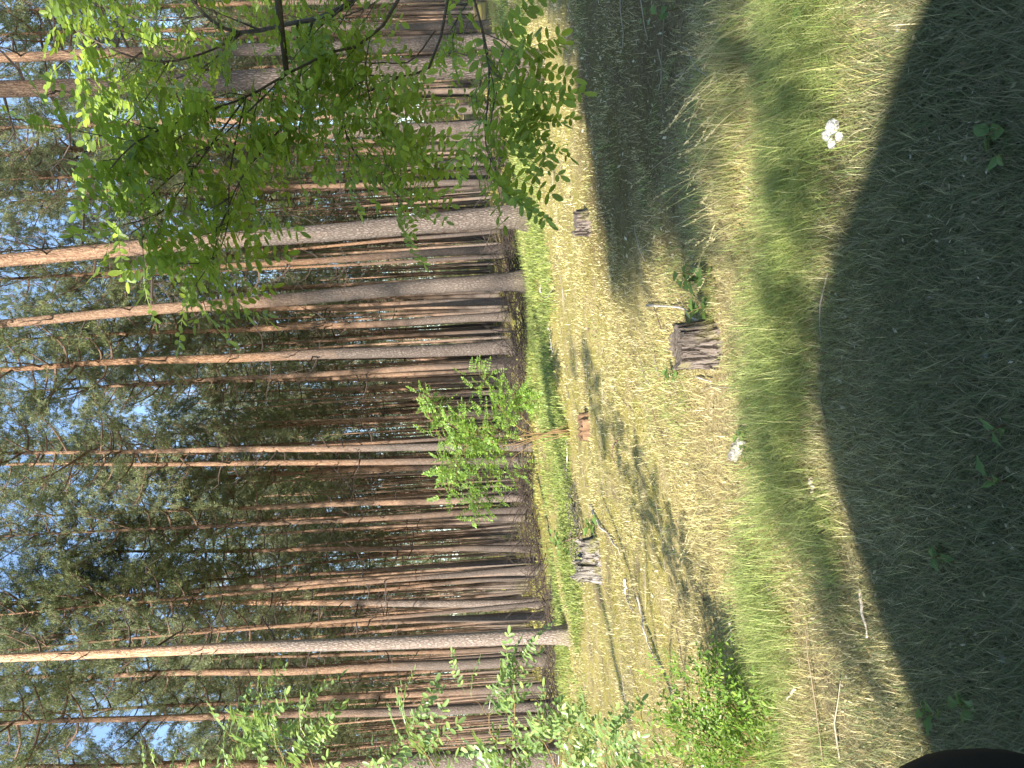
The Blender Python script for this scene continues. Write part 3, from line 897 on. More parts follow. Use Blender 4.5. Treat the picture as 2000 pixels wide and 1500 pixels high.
def view_sample(n, y0, y1, power=1.0, margin=1.12):
    """ground points thinning out with distance, within the picture and a little beside it"""
    u = rng.random(n)
    y = 1.0 / (1.0 / y0 + u * (1.0 / y1 - 1.0 / y0)) if power == 1 else y0 * (y1 / y0) ** u
    hw = .52 * margin * y + .25
    x = (rng.random(n) * 2 - 1) * hw
    return x, y


def pal(n, cols, p=None):
    cols = np.array(cols); k = rng.choice(len(cols), n, p=p)
    return cols[k] * (0.8 + .4 * rng.random((n, 1)))


STRAW = [(.62, .54, .26), (.76, .69, .41), (.38, .30, .12), (.50, .46, .17), (.22, .17, .08)]
GOLD = [(.52, .44, .19), (.61, .52, .26), (.36, .29, .12), (.70, .62, .40), (.20, .15, .08)]
GREEN = [(.26, .36, .09), (.35, .43, .12), (.19, .27, .07), (.48, .48, .19)]
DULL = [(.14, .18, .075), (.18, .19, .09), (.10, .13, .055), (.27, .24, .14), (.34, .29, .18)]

# dry thatch all over the verge
n = 250000
x, y = view_sample(n, 1.7, 17.0)
keep = rng.random(n) < (.35 + .65 * sstep(.38, .62, fbm(x, y, 1.3, 31, 3))) * (1 - .45 * sstep(.5, 1.5, x) * sstep(4.3, 5.2, y) * (1 - sstep(8.5, 10, y)))
x, y = x[keep], y[keep]; n = len(x)
far = np.clip(y / 4, .8, 3.2)
L = rng.uniform(.04, .11, n) * (0.85 + .10 * far); W = .0028 * far * rng.uniform(.7, 1.4, n)
gold = sstep(5.0, 8.0, y + 3 * (fbm(x, y, .7, 5) - .5)) * (rng.random(n) < .75)
pt = (.72 + .62 * fbm(x, y, 1.7, 91, 4))[:, None]
L = L * (.55 + .95 * fbm(x, y, 2.3, 92, 3))
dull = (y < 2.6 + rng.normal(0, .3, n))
litter_shade = (sstep(.5, 1.5, x) * sstep(4.3, 5.2, y) * (1 - sstep(8.5, 10, y)) * .75 > rng.random(n))  # browner blades there: part litter, part locust shade put into the colour
col = np.where(gold[:, None] > .5, pal(n, GOLD), pal(n, STRAW)); col = np.where(litter_shade[:, None], pal(n, [(.22, .15, .07), (.32, .23, .11), (.14, .10, .04), (.42, .33, .15)]), col); col = np.where(dull[:, None], pal(n, DULL), col * pt)
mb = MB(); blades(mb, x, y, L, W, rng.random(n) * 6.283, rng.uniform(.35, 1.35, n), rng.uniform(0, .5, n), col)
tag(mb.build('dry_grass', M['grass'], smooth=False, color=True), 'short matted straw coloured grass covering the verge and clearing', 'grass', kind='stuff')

# green arching grass: a band along the verge and loose tufts about it
n = 190000
x, y = view_sample(n, 2.2, 13.0)
cy = 3.68 - .42 * x + .35 * (fbm(x, x * 0, .9, 77, 2) - .5)
band = np.exp(-((y - cy) / .36) ** 2)
tuf = sstep(.56, .70, fbm(x, y, 1.5, 41, 3)) * .5 * np.exp(-np.clip(y - 4.2, 0, 9) * .16) * (y > 3.1)
keep = rng.random(n) < np.clip(band * 1.0 * (.35 + .8 * sstep(.35, .6, fbm(x, y, 1.6, 43, 3))) + tuf, 0, 1)
x, y = x[keep], y[keep]; n = len(x)
L = rng.uniform(.10, .30, n) * (.45 + .55 * np.exp(-((y - 3.68 + .42 * x) / .8) ** 2)) * (.75 + .5 * fbm(x, y, 2.5, 8)); W = rng.uniform(.0022, .0042, n) * np.clip(y / 4, .9, 1.6)
mb = MB(); blades(mb, x, y, L, W, math.pi + rng.normal(0, 1.0, n), rng.uniform(.25, 1.0, n), rng.uniform(.3, 1.2, n), pal(n, GREEN, [.3, .32, .18, .2]))
tag(mb.build('green_grass', M['grass'], smooth=False, color=True), 'fresh green arching grass in a band along the verge', 'grass', kind='stuff')

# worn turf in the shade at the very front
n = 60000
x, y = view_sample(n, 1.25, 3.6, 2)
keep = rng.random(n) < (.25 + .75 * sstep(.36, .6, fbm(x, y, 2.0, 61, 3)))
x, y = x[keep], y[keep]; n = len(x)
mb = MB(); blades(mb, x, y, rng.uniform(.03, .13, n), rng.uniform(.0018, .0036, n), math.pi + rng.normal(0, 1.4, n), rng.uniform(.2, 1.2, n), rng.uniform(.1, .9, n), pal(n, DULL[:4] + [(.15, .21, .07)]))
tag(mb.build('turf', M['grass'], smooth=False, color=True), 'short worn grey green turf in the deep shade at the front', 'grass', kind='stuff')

# moss cushions
n = 170000
x, y = view_sample(n, 4.4, 24, 2)
mo = sstep(.42, .58, fbm(x, y, .9, 51, 4))
keep = rng.random(n) < mo * sstep(4.4, 6.2, y + .5) * (1 - .6 * sstep(.5, 1.5, x) * (1 - sstep(8.5, 10, y)))
x, y = x[keep], y[keep]; n = len(x)
far = np.clip(y / 5, 1, 4)
mb = MB(); blades(mb, x, y, rng.uniform(.02, .045, n) * (.8 + .25 * far), .005 * far * rng.uniform(.7, 1.3, n), rng.random(n) * 6.283, rng.uniform(0, .9, n), rng.uniform(0, .8, n),
              (.62 + .75 * fbm(x, y, 1.4, 93, 4))[:, None] * pal(n, [(.45, .39, .13), (.57, .49, .22), (.33, .31, .09), (.68, .60, .36), (.24, .25, .08), (.30, .22, .12)]))
tag(mb.build('moss', M['grass'], smooth=False, color=True), 'yellow green moss cushions between the dry grass', 'moss', kind='stuff')

# knee-high fresh green ground cover before the first trunks
n = 150000
x, y = view_sample(n, 11.5, 27, 2)
edge = 13.8 + 1.2 * (fbm(x, x * 0, .35, 15, 2) - .5)
keep = rng.random(n) < sstep(0, 1.6, y - edge) * sstep(.34, .55, fbm(x, y, .5, 19, 3)) * (1 - .8 * sstep(21, 25, y))
x, y = x[keep], y[keep]; n = len(x)
L = rng.uniform(.08, .26, n)
mb = MB(); blades(mb, x, y, L, rng.uniform(.012, .026, n), rng.random(n) * 6.283, rng.uniform(.1, 1.0, n), rng.uniform(.2, 1.1, n),
              pal(n, [(.19, .27, .05), (.26, .33, .06), (.13, .19, .04), (.32, .36, .10)]))
tag(mb.build('bilberry_cover', M['grass'], smooth=False, color=True), 'fresh green low bilberry and grass cover in front of the first pines', 'ground cover', kind='stuff')

# moss and grass far in, between the trunks
n = 70000
x, y = view_sample(n, 24, 80, 2)
keep = rng.random(n) < sstep(.50, .6, fbm(x * .6, y, .22, 29, 3))
x, y = x[keep], y[keep]; n = len(x)
mb = MB(); blades(mb, x, y, rng.uniform(.08, .2, n), rng.uniform(.03, .07, n) * y / 40, rng.random(n) * 6.283, rng.uniform(.1, 1.0, n), rng.uniform(.2, 1.1, n),
              pal(n, [(.36, .33, .07), (.42, .37, .12), (.25, .27, .06)]))
tag(mb.build('woodland_moss', M['grass'], smooth=False, color=True), 'sunlit mossy patches deep between the trunks', 'moss', kind='stuff')

# fallen leaves, needles and bark crumbs
n = 13000
x, y = view_sample(n, 1.5, 14)
kp = (y > 2.7) | (rng.random(n) < .2)
x, y = x[kp], y[kp]; n = len(x)
mb = MB()
z = gz(x, y) + rng.uniform(.004, .035, n)
a = rng.random(n) * 6.283; s = rng.uniform(.006, .02, n) * np.clip(y / 5, .7, 2)
dx = np.stack([np.cos(a), np.sin(a), rng.normal(0, .35, n)], -1) * s[:, None]; dy = np.stack([-np.sin(a), np.cos(a), rng.normal(0, .35, n)], -1) * (s * rng.uniform(.2, .55, n))[:, None]
c = np.stack([x, y, z], -1)
v = np.stack([c - dx, c + dy, c + dx, c - dy], 1).reshape(-1, 3); k = np.arange(n)[:, None] * 4
mb.add(v, np.concatenate([k + [0, 1, 2], k + [0, 2, 3]]), 0, np.repeat(pal(n, [(.52, .44, .27), (.28, .19, .10), (.18, .12, .06), (.62, .56, .40)]), 4, 0))
tag(mb.build('leaf_litter', M['grass'], smooth=False, color=True), 'scattered dead leaves and bark crumbs in the grass', 'litter', kind='stuff')

# fine dead twigs fallen about the clearing
mb = MB(); rg = np.random.default_rng(31)
xs, ys = view_sample(130, 3.0, 22, 2)
for x, y in zip(xs, ys):
    a = rg.uniform(0, 6.28); L = rg.uniform(.12, .5) * (1 + y / 20)
    p = [np.array([x + math.cos(a) * L * t + rg.normal(0, .03) * L, y + math.sin(a) * L * t, 0]) for t in (-.5, -.1, .3, .5)]
    for q in p: q[2] = gz(q[0], q[1]) + rg.uniform(.01, .05)
    tube(mb, p, np.linspace(.004 + y * .0002, .002, 4), 4, cap=False, col=[(.5, .42, .33), (.25, .18, .12), (.42, .36, .30)][rg.integers(3)])
tag(mb.build('fallen_twigs', M['grass'], color=True), 'thin dead twigs strewn through the dry grass', 'twigs', kind='stuff')


def seed_tuft(name, p, n, h, label, spread=.10, colr=None, leanx=-.25, seed=0):
    rg = np.random.default_rng(seed)
    mb = MB()
    for k in range(n):
        b = p + [rg.normal(0, spread), rg.normal(0, spread), -.01]
        H = h * rg.uniform(.6, 1.15)
        d = np.array([leanx + rg.normal(0, .28), rg.normal(0, .25), 1.0])
        pts = curve_pts([b, b + d * H * .5, b + d * H + [rg.normal(-.05, .05) * 1.2, 0, -.05 * H]], 7)
        c = colr if colr else [(.52, .46, .26), (.40, .40, .17)][rg.integers(2)]
        tube(mb, pts, np.linspace(.0018, .0009, 7), 3, cap=False, col=c)
        e = pts[-1]; dd = pts[-1] - pts[-2]; dd /= np.linalg.norm(dd)
        for q in range(12):
            s_ = e - dd * rg.uniform(0, .09); o = dd * .6 + rg.normal(0, .35, 3); L = rg.uniform(.010, .022)
            sd = np.cross(o, [0, 1, .2]); sd /= np.linalg.norm(sd) + 1e-9
            mb.add([s_, s_ + o * L * .5 + sd * .0026, s_ + o * L, s_ + o * L * .5 - sd * .0026], [(0, 1, 2), (0, 2, 3)], 0, (.62, .54, .33))
    nb = n * 9
    x = p[0] + rg.normal(0, spread * 1.1, nb); y = p[1] + rg.normal(0, spread * 1.1, nb)
    blades(mb, x, y, rg.uniform(.12, .34, nb), rg.uniform(.002, .004, nb), math.pi + rg.normal(0, 1.4, nb), rg.uniform(.1, .8, nb), rg.uniform(.2, 1.0, nb), pal(nb, [(.44, .38, .17), (.30, .32, .10), (.55, .47, .26)]))
    o = mb.build(name, M['grass'], smooth=False, color=True)
    return tag(o, label, 'grass tuft', 'tall seeding grass tufts')


TUFTS = [((1440, 345), 9, .50, 'tallest grass tuft with thin seed stalks at the edge of the locust shade'),
         ((1470, 200), 8, .34, 'seeding grass tuft with arching pale stalks above the crumpled white tissue'),
         ((1440, 105), 10, .36, 'dense straw grass tuft close to the right edge of the sunlit strip'),
         ((1430, 262), 7, .30, 'small seeding tuft between the tallest tuft and the tuft above the tissue'),
         ((1440, 430), 8, .26, 'grass tuft just left of the tallest stalks'),
         ((1460, 40), 8, .30, 'seeding grass tuft at the far right edge'),
         ((1415, 480), 6, .22, 'low tuft with stray stalks right of the lobed seedling'),
         ((1400, 1010), 6, .28, 'loose tuft of dry stalks left of the bleached bark piece'),
         ((1300, 860), 7, .30, 'pale dry tuft in the middle of the sunny clearing'),
         ((1180, 905), 6, .35, 'dry tuft below the bushy sapling')]
for k, ((a, b), n, h, lab) in enumerate(TUFTS):
    seed_tuft('grass_tuft', on_ground(a, b), n, h, lab, seed=k)

# ------------------------------------------------------------------ stumps, wood and litter


def stump(name, p, r, h, ns, seed, mat_side, label, cat='stump', jag=.02, flare=.3, lean=(0, 0), top=None, ridges=9, ridge_amp=.10):
    rg = np.random.default_rng(seed)
    root = empty(name, p); tag(root, label, cat)
    rows = 12
    th = np.linspace(0, 2 * math.pi, ns, endpoint=False)
    ph = rg.random(3) * 6
    cr = 1 + ridge_amp * np.sin(ridges * th + ph[0]) * np.sin(2 * th + ph[1]) + .05 * np.sin(3 * th + ph[2]) + rg.normal(0, .022, ns)
    v = []
    for k in range(rows):
        t = k / (rows - 1)
        rr = r * (1 + flare * (1 - t) ** 3) * cr * (1 + rg.normal(0, .012, ns))
        zz = -0.06 + t * (h + .06) + (rg.normal(0, jag, ns) + jag * np.sin(4 * th + ph[1]) if k == rows - 1 else 0)
        v.append(np.stack([rr * np.cos(th) + lean[0] * t * h, rr * np.sin(th) + lean[1] * t * h, np.broadcast_to(zz, ns)], -1))
    top_ring = v[-1]
    v = np.concatenate(v); i = np.arange(rows - 1)[:, None] * ns; j = np.arange(ns)[None, :]; j2 = (j + 1) % ns
    mb = MB(); mb.add(v, np.stack([i + j, i + j2, i + ns + j2, i + ns + j], -1).reshape(-1, 4))
    mb.build('bark', mat_side, root)
    # cut face
    c = top_ring.mean(0); rows2 = [top_ring]
    for s in (.75, .5, .25):
        rg_ = c + (top_ring - c) * s; rg_[:, 2] = c[2] + rg.normal(0, .005, ns) - .008; rows2.append(rg_)
    vv = np.concatenate(rows2 + [[c - [0, 0, .01]]]); mb = MB()
    i = np.arange(3)[:, None] * ns
    q = np.stack([i + j, i + j2, i + ns + j2, i + ns + j], -1).reshape(-1, 4)
    jj = np.arange(ns)
    q = np.concatenate([q[:, [0, 1, 2]], q[:, [0, 2, 3]], np.stack([3 * ns + jj, 3 * ns + (jj + 1) % ns, np.full(ns, 4 * ns)], -1)])
    mb.add(vv, q); mb.build('cut_face', top or M['cut'], root)
    return root


p = on_ground(1392, 668)
d = p[1]
st = stump('tree_stump', p, 43 * d / F, 72 * d / F, 64, 3, M['stump'], 'weathered grey brown tree stump with cracked bark in the sunny clearing', jag=.014, lean=(-.05, .03), ridges=13)
p = on_ground(1150, 832); d = p[1]
stump('rotten_stump', p, 26 * d / F, 18 * d / F, 30, 4, M['rotbrown'], 'low crumbling reddish brown stump in moss in front of the sapling', jag=.03, top=M['rotbrown'], ridge_amp=.2)
p = on_ground(1150, 436); d = p[1]
stump('mossy_stump', p, 24 * d / F, 26 * d / F, 30, 5, M['stump'], 'small grey mossy stump in the shade before the stoutest pine', jag=.02, ridge_amp=.15)
p = on_ground(1172, 1118); d = p[1]
stump('broken_stump', p, 17 * d / F, 46 * d / F, 36, 6, M['rotpale'], 'pale jagged broken stump with grey splintered wood at the left of the clearing', jag=.035, flare=.3, top=M['rotpale'], ridge_amp=.35, lean=(.10, .1))
p2 = P(1150, 1075, d); p2[2] = gz(p2[0], p2[1])
stump('rotten_stump', p2, 24 * d / F, 34 * d / F, 32, 7, M['rot'], 'rounded greyish rotten stump half sunk in moss beside the pale broken stump', jag=.05, flare=.8, top=M['rot'], ridge_amp=.2)


def stick(pix, r, mat, label, name='fallen_branch', lift=.03, twigs=0, seed=0):
    rg = np.random.default_rng(seed)
    ps = []
    for q in pix:
        a = on_ground(q[0], q[1]); a = a + [0, 0, (q[2] if len(q) > 2 else lift)]; ps.append(a)
    pts = curve_pts(ps, 14)
    pts[:, 2] += rg.normal(0, r * .6, 14)
    mb = MB(); tube(mb, pts, np.linspace(r, r * .45, 14) * (1 + rg.normal(0, .1, 14)), 7)
    for k in range(twigs):
        q = pts[rg.integers(3, 13)]; o = rg.normal(0, 1, 3); o[2] = abs(o[2]) * .6; o /= np.linalg.norm(o)
        tube(mb, [q, q + o * .1, q + o * rg.uniform(.15, .4)], [r * .4, r * .3, r * .15], 4, cap=False)
    o = mb.build(name, mat)
    return tag(o, label, 'branch', 'fallen branches in the clearing')


stick([(1157, 985), (1172, 1020), (1190, 1042), (1215, 1082)], .022, M['stick'], 'bleached white branch lying right of the broken stump', twigs=1)
stick([(1226, 1130), (1228, 1165), (1242, 1195)], .016, M['stick'], 'short pale stick below the broken stump', seed=1)
stick([(1250, 1165), (1270, 1250), (1300, 1310)], .012, M['stick'], 'long thin pale stick slanting through the dry grass at lower left', seed=2)
stick([(1075, 640), (1080, 690), (1078, 720)], .022, M['stick'], 'pale stick on the moss edge before the brown grey pine', seed=3)
stick([(1058, 555), (1060, 575), (1072, 580), (1085, 560)], .018, M['stick'], 'small bent forked stick before the foot of the orange pine', seed=4)
stick([(1100, 1060, .05), (1118, 1055, .12), (1140, 1045, .02)], .025, M['stickbrown'], 'thick reddish brown branch end lying on the green cover above the rotten stump', seed=5)
stick([(1104, 965, .03), (1112, 900, .03), (1108, 860, .03)], .018, M['stick'], 'thin pale stick along the far moss edge by the sapling', seed=6)
stick([(1270, 596), (1345, 600, .06), (1375, 615, .10), (1395, 640, .04), (1400, 668, .03)], .009, M['stick'], 'thin pale curved twig leaning against the weathered stump', seed=7)
stick([(1368, 736), (1400, 745)], .008, M['stick'], 'short straight twig left of the weathered stump', seed=8)
stick([(1595, 935), (1604, 960)], .012, M['stick'], 'broken bleached stick end at the edge of the car shadow', seed=9)
stick([(1692, 1150), (1700, 1195), (1708, 1245)], .008, M['stick'], 'thin pale stick in the sunlit grass beside the car shadow', seed=10)
stick([(1436, 1213), (1438, 1262)], .008, M['stick'], 'straight pale stalk fragment right of the low shrub', seed=11)
stick([(1565, 1345), (1545, 1368)], .008, M['stick'], 'short pale wood splinter just below the low shrub', seed=12)
stick([(1210, 860), (1200, 880), (1205, 905)], .010, M['stickbrown'], 'small dark bent twig in the dry grass under the sapling', seed=13)


# brush piles of dead branches in front of the trunks
def brush(p, w_, h, n, label, seed):
    rg = np.random.default_rng(seed); mb = MB()
    for k in range(n):
        b = p + [rg.normal(0, w_ * .5), rg.normal(0, .5), 0]; b[2] = gz(b[0], b[1]) + abs(rg.normal(0, h * .25))
        a = rg.uniform(0, 6.28); el = rg.normal(.15, .35); L = rg.uniform(.5, 1.8)
        dv = np.array([math.cos(a) * math.cos(el), math.sin(a) * math.cos(el) * .5, abs(math.sin(el))])
        pts = curve_pts([b, b + dv * L * .5 + rg.normal(0, .08, 3), b + dv * L + rg.normal(0, .12, 3) + [0, 0, -.1]], 6)
        tube(mb, pts, np.linspace(rg.uniform(.008, .022), .004, 6), 4, cap=False)
        for q in range(4):
            s_ = pts[rg.integers(1, 6)]; o = dv + rg.normal(0, .7, 3)
            tube(mb, [s_, s_ + o * .15, s_ + o * .32], [.006, .005, .003], 3, cap=False)
    o = mb.build('brush_pile', M['twig']); tag(o, label, 'brush pile', 'brush piles along the stand')


for k, (a, b, wd_, h, n, lab) in enumerate([
        (985, 640, 2.6, .7, 110, 'dark tangle of dead branches between the orange and the brown grey pine'),
        (1000, 760, 2.2, .9, 110, 'dark tangle of dead branches behind the right of the sapling'),
        (1010, 950, 2.6, .9, 110, 'brown brush pile left behind the bushy sapling'),
        (975, 500, 2.0, .7, 80, 'grey brush pile between the stoutest and the orange pine'),
        (960, 300, 2.2, .7, 80, 'twiggy brush at the foot of the ridged dark pine'),
        (1020, 1215, 2.0, .6, 60, 'low twig heap between the two pale front pines'),
        (1045, 1360, 2.2, .6, 70, 'brush heap behind the left locust branches'),
        (1010, 1060, 2.2, .5, 60, 'thin twig line at the foot of the slim mottled pine')]):
    q = P(a, b, 23 + (k * 7) % 5); q[2] = gz(q[0], q[1]); brush(q, wd_, h * 1.5, int(n * 1.1), lab, 60 + k)

# twigs lying heaped about the broken stump
pp = on_ground(1135, 1040)
mb = MB(); rg = np.random.default_rng(99)
for k in range(60):
    b = pp + [rg.normal(0, .35), rg.normal(0, .5), 0]; b[2] = gz(b[0], b[1]) + .02 + abs(rg.normal(0, .08))
    a = rg.uniform(0, 6.28); L = rg.uniform(.2, .7)
    tube(mb, [b, b + [math.cos(a) * L * .5, math.sin(a) * L * .5, .05], b + [math.cos(a) * L, math.sin(a) * L, .02]], [.010, .007, .003], 4, cap=False)
tag(mb.build('twig_heap', M['rot']), 'loose heap of grey twigs right of the rotten stump', 'twig heap')


# bleached piece of bark
def slab(pixc, lx, ly, lz, rotz, mat, label, name, cat, seed, tilt=.1):
    rg = np.random.default_rng(seed); nx, ny = 22, 9
    u, v_ = np.meshgrid(np.linspace(-1, 1, nx), np.linspace(-1, 1, ny), indexing='ij')
    prof = (1 - np.abs(u) ** 4 * .55) * (1 + .25 * np.sin(u * 6 + seed))
    X = u * lx + (rg.random((nx, ny)) - .5) * lx * .10; Yv = v_ * ly * prof * (1 - .35 * (u + 1) / 2)
    top = lz * (1 - (v_ * .8) ** 2) * (1 + .3 * rg.random((nx, ny))) + .012 * np.sin(v_ * 14 + rg.random() * 4)
    mb = MB()
    a = np.stack([X, Yv, top], -1).reshape(-1, 3); b = np.stack([X, Yv, top - lz * .5], -1).reshape(-1, 3)
    i, j = np.meshgrid(np.arange(nx - 1), np.arange(ny - 1), indexing='ij'); q0 = (i * ny + j).ravel()
    q = np.stack([q0, q0 + ny, q0 + ny + 1, q0 + 1], -1)
    mb.add(np.concatenate([a, b]), np.concatenate([q, q[:, ::-1] + nx * ny]))
    # rim
    rim = [k * ny for k in range(nx)] + [(nx - 1) * ny + k for k in range(1, ny)] + [k * ny + ny - 1 for k in range(nx - 2, -1, -1)] + [k for k in range(ny - 2, 0, -1)]
    m_ = len(rim); rim = np.array(rim); nxt = np.roll(rim, -1); n0 = 0
    mb.f.append(np.concatenate([np.stack([rim, rim + nx * ny, nxt + nx * ny], -1), np.stack([rim, nxt + nx * ny, nxt], -1)]) + n0); mb.m.append(np.zeros(2 * m_, np.int32))
    o = mb.build(name, mat); p = on_ground(*pixc); o.location = p + [0, 0, .03]; o.rotation_euler = (0, tilt, rotz)
    return tag(o, label, cat)


slab((1455, 876), .15, .045, .035, R(118), M['barkpiece'], 'bleached white piece of bark lying in the green grass band', 'bark_piece', 'bark', 2, .1)

# crumpled tissue
rg = np.random.default_rng(44)
p = on_ground(1655, 250)
tis = MB()


def wad(mb, c, r, seed, sq=.62):
    rg = np.random.default_rng(seed); nu, nv = 30, 18
    th = np.linspace(0, 2 * math.pi, nu, endpoint=False); la = np.linspace(-1.45, 1.5, nv)
    T, Lt = np.meshgrid(th, la, indexing='ij')
    dirs = np.stack([np.cos(T) * np.cos(Lt), np.sin(T) * np.cos(Lt), np.sin(Lt)], -1)
    amp = np.zeros_like(T)
    for k in range(9):
        a = rg.normal(0, 1, 3); a /= np.linalg.norm(a)
        amp += np.abs(np.sin((dirs @ a) * rg.uniform(3, 13) + rg.uniform(0, 6))) * .12
    v = dirs * (r * (.40 + amp))[..., None] * [1, 1, sq] + c
    i, j = np.meshgrid(np.arange(nu), np.arange(nv - 1), indexing='ij')
    q = np.stack([i * nv + j, ((i + 1) % nu) * nv + j, ((i + 1) % nu) * nv + j + 1, i * nv + j + 1], -1).reshape(-1, 4)
    mb.add(v.reshape(-1, 3), q)


dpx = p[1] / F
wad(tis, p + [.006, 0, .055], 13 * dpx, 1, .8); wad(tis, p + [-.01, .045, .055], 11 * dpx, 2, .8); wad(tis, p + [-.045, .035, .045], 9 * dpx, 3, .7); wad(tis, p + [-.035, -.015, .04], 8 * dpx, 4, .7)
tag(tis.build('crumpled_tissue', M['tissue'], smooth=False), 'crumpled white paper tissue lying in the dry grass at the right', 'tissue')
for k, (a, b, r, lab) in enumerate([(1966, 1285, 9, 'small torn white paper scrap in the deep shade at lower left'), (1760, 58, 5, 'tiny white paper scrap in the turf at the far right'), (1934, 692, 6, 'small pale paper scrap in the shade at the bottom')]):
    q = on_ground(a, b); mb = MB(); wad(mb, q + [0, 0, .012], r * q[1] / F, 10 + k, .35); wad(mb, q + [.012, .01, .01], r * .6 * q[1] / F, 20 + k, .3)
    tag(mb.build('paper_scrap', M['tissue'], smooth=False), lab, 'paper scrap', 'paper scraps in the shade')


# ------------------------------------------------------------------ broad-leaved weeds
def lobed(L, W, lobes, rg):
    n = 9
    t = np.linspace(0, 1, n)
    half = W * np.sin(np.pi * t ** .8) ** .8 * (1 + (.38 * np.cos(t * math.pi * 2 * lobes) if lobes else 0)); half[0] = .004; half[-1] = .0005
    bend = rg.uniform(.1, .6)
    mid = np.stack([t * L, 0 * t, -bend * L * t * t * .6 + .12 * L * t], -1)
    a = mid + np.stack([0 * t, half, half * .25], -1); b = mid + np.stack([0 * t, -half, half * .25], -1)
    v = np.concatenate([mid, a, b]); f = []
    for k in range(n - 1):
        f += [(k, k + 1, n + k + 1), (k, n + k + 1, n + k), (k, 2 * n + k + 1, k + 1), (k, 2 * n + k, 2 * n + k + 1)]
    return v, np.array(f)


def weed(pix, n, L, W, lobes, h, label, seed, name='weed', cat='weed', stems=1, spread=.05):
    rg = np.random.default_rng(seed); p = on_ground(*pix)
    root = empty(name, p); tag(root, label, cat)
    mb, ms = MB(), MB()
    for s in range(stems):
        b = np.array([rg.normal(0, spread), rg.normal(0, spread), 0]) if stems > 1 else np.zeros(3)
        b[2] = gz(p[0] + b[0], p[1] + b[1]) - p[2]
        e = b + [rg.normal(0, .25) * h, rg.normal(0, .2) * h, h * rg.uniform(.7, 1.1)]
        tube(ms, [b - [0, 0, .02], (b + e) / 2 + rg.normal(0, .01, 3), e], [.004, .003, .002], 5)
        for k in range(n):
            t = (k + .5) / n; q = b + (e - b) * (t ** .8); a = k * 2.4 + rg.normal(0, .4)
            v, f = lobed(L * rg.uniform(.6, 1.15), W * rg.uniform(.7, 1.1), lobes, rg)
            m = np.array(Matrix.Rotation(a, 3, 'Z') @ Matrix.Rotation(-rg.uniform(-.2, .6), 3, 'Y') @ Matrix.Rotation(rg.normal(0, .3), 3, 'X'))
            mb.add(v @ m.T + q, f)
    ms.build('stem', M['locust_stem'], root); mb.build('leaf_blade' if n * stems == 1 else 'foliage', M['weed'], root, smooth=False)
    return root


weed((1392, 560), 7, .11, .035, 3, .22, 'lobed green oak-like seedling spreading beside the weathered stump', 1, 'seedling', 'seedling', 4, .10)
weed((1330, 728), 6, .06, .022, 0, .14, 'small bright yellow green seedling left behind the weathered stump', 2, 'seedling', 'seedling', 3, .06)
weed((1325, 38), 7, .09, .03, 3, .22, 'pale lobed seedling in the locust shade at the right edge', 3, 'seedling', 'seedling', 2, .06)
weed((1120, 1065), 7, .17, .055, 0, .40, 'bright yellow green leafy plant above the rotten stump', 4, 'seedling', 'seedling', 4, .16)
weed((1165, 1012), 6, .15, .05, 2, .25, 'small green leafy plant right of the broken stump', 5, 'seedling', 'seedling', 2, .1)
weed((1985, 945), 4, .06, .017, 2, .08, 'broad lobed green weed at the bottom middle in deep shade', 6, 'weed', 'weed', 1)
weed((1985, 300), 3, .06, .014, 0, .05, 'weed with long plain oval leaves in the shade at lower right', 7, 'weed', 'weed', 1)
weed((1950, 250), 5, .07, .02, 0, .05, 'flat rosette weed in the shaded turf near the lower right', 8, 'weed', 'weed', 1)
weed((1985, 830), 5, .05, .013, 2, .07, 'dark toothed weed beside the broad lobed weed', 9, 'weed', 'weed', 1)
weed((1850, 1080), 6, .06, .018, 0, .05, 'low rosette weed in the shade at lower left of the middle', 10, 'weed', 'weed', 1)
weed((1480, 885), 7, .05, .02, 0, .09, 'small bright weed just below the bleached bark piece', 11, 'weed', 'weed', 3, .06)
weed((1600, 5), 6, .11, .035, 0, .14, 'blue green leafy weed at the right edge of the green grass band', 12, 'weed', 'weed', 1)
weed((1862, 1405), 7, .06, .016, 2, .10, 'yellow green weed at the edge of the car shadow by the mirror', 13, 'weed', 'weed', 2, .05)
weed((1010, 1330), 7, .10, .04, 0, .5, 'leafy green bush at the foot of the dappled grey pine', 14, 'seedling', 'seedling', 4, .25)

# ------------------------------------------------------------------ the car behind the camera; its mirror shows at the lower left
M['paint'] = mat_simple('dark_car_paint', (0.006, 0.007, 0.010), (0.008, 0.009, 0.013), 3, rough=0.35, bd=.0005, bs=.05, spec=.5)
M['plastic'] = mat_simple('black_plastic', (0.003, 0.003, 0.004), (0.005, 0.005, 0.006), 60, rough=0.8, bd=.0005, bs=.2)
M['glass'] = mat_simple('tinted_glass', (0.012, 0.014, 0.015), (0.014, 0.016, 0.017), 2, rough=0.08, bd=.0001, bs=.0, spec=.6)
M['rubber'] = mat_simple('tyre_rubber', (0.012, 0.012, 0.012), (0.02, 0.02, 0.02), 40, rough=.8)
M['alloy'] = mat_simple('wheel_alloy', (0.35, 0.35, 0.36), (0.42, 0.42, 0.43), 10, rough=.35, bd=.0005, bs=.1)

car = empty('parked_car', (-1.6, -1.0, 0))
tag(car, 'dark car beside the viewer, its black door mirror showing at the lower left edge', 'car')
YN, YF = -0.13, -1.87        # near and far side
# outline of the car seen from the side: tail at the left, nose at the right
low = [(-3.95, .35), (-4.0, .6), (-3.95, 1.0), (-3.8, 1.12), (1.25, 1.02), (1.5, .92), (1.62, .7), (1.6, .35)]


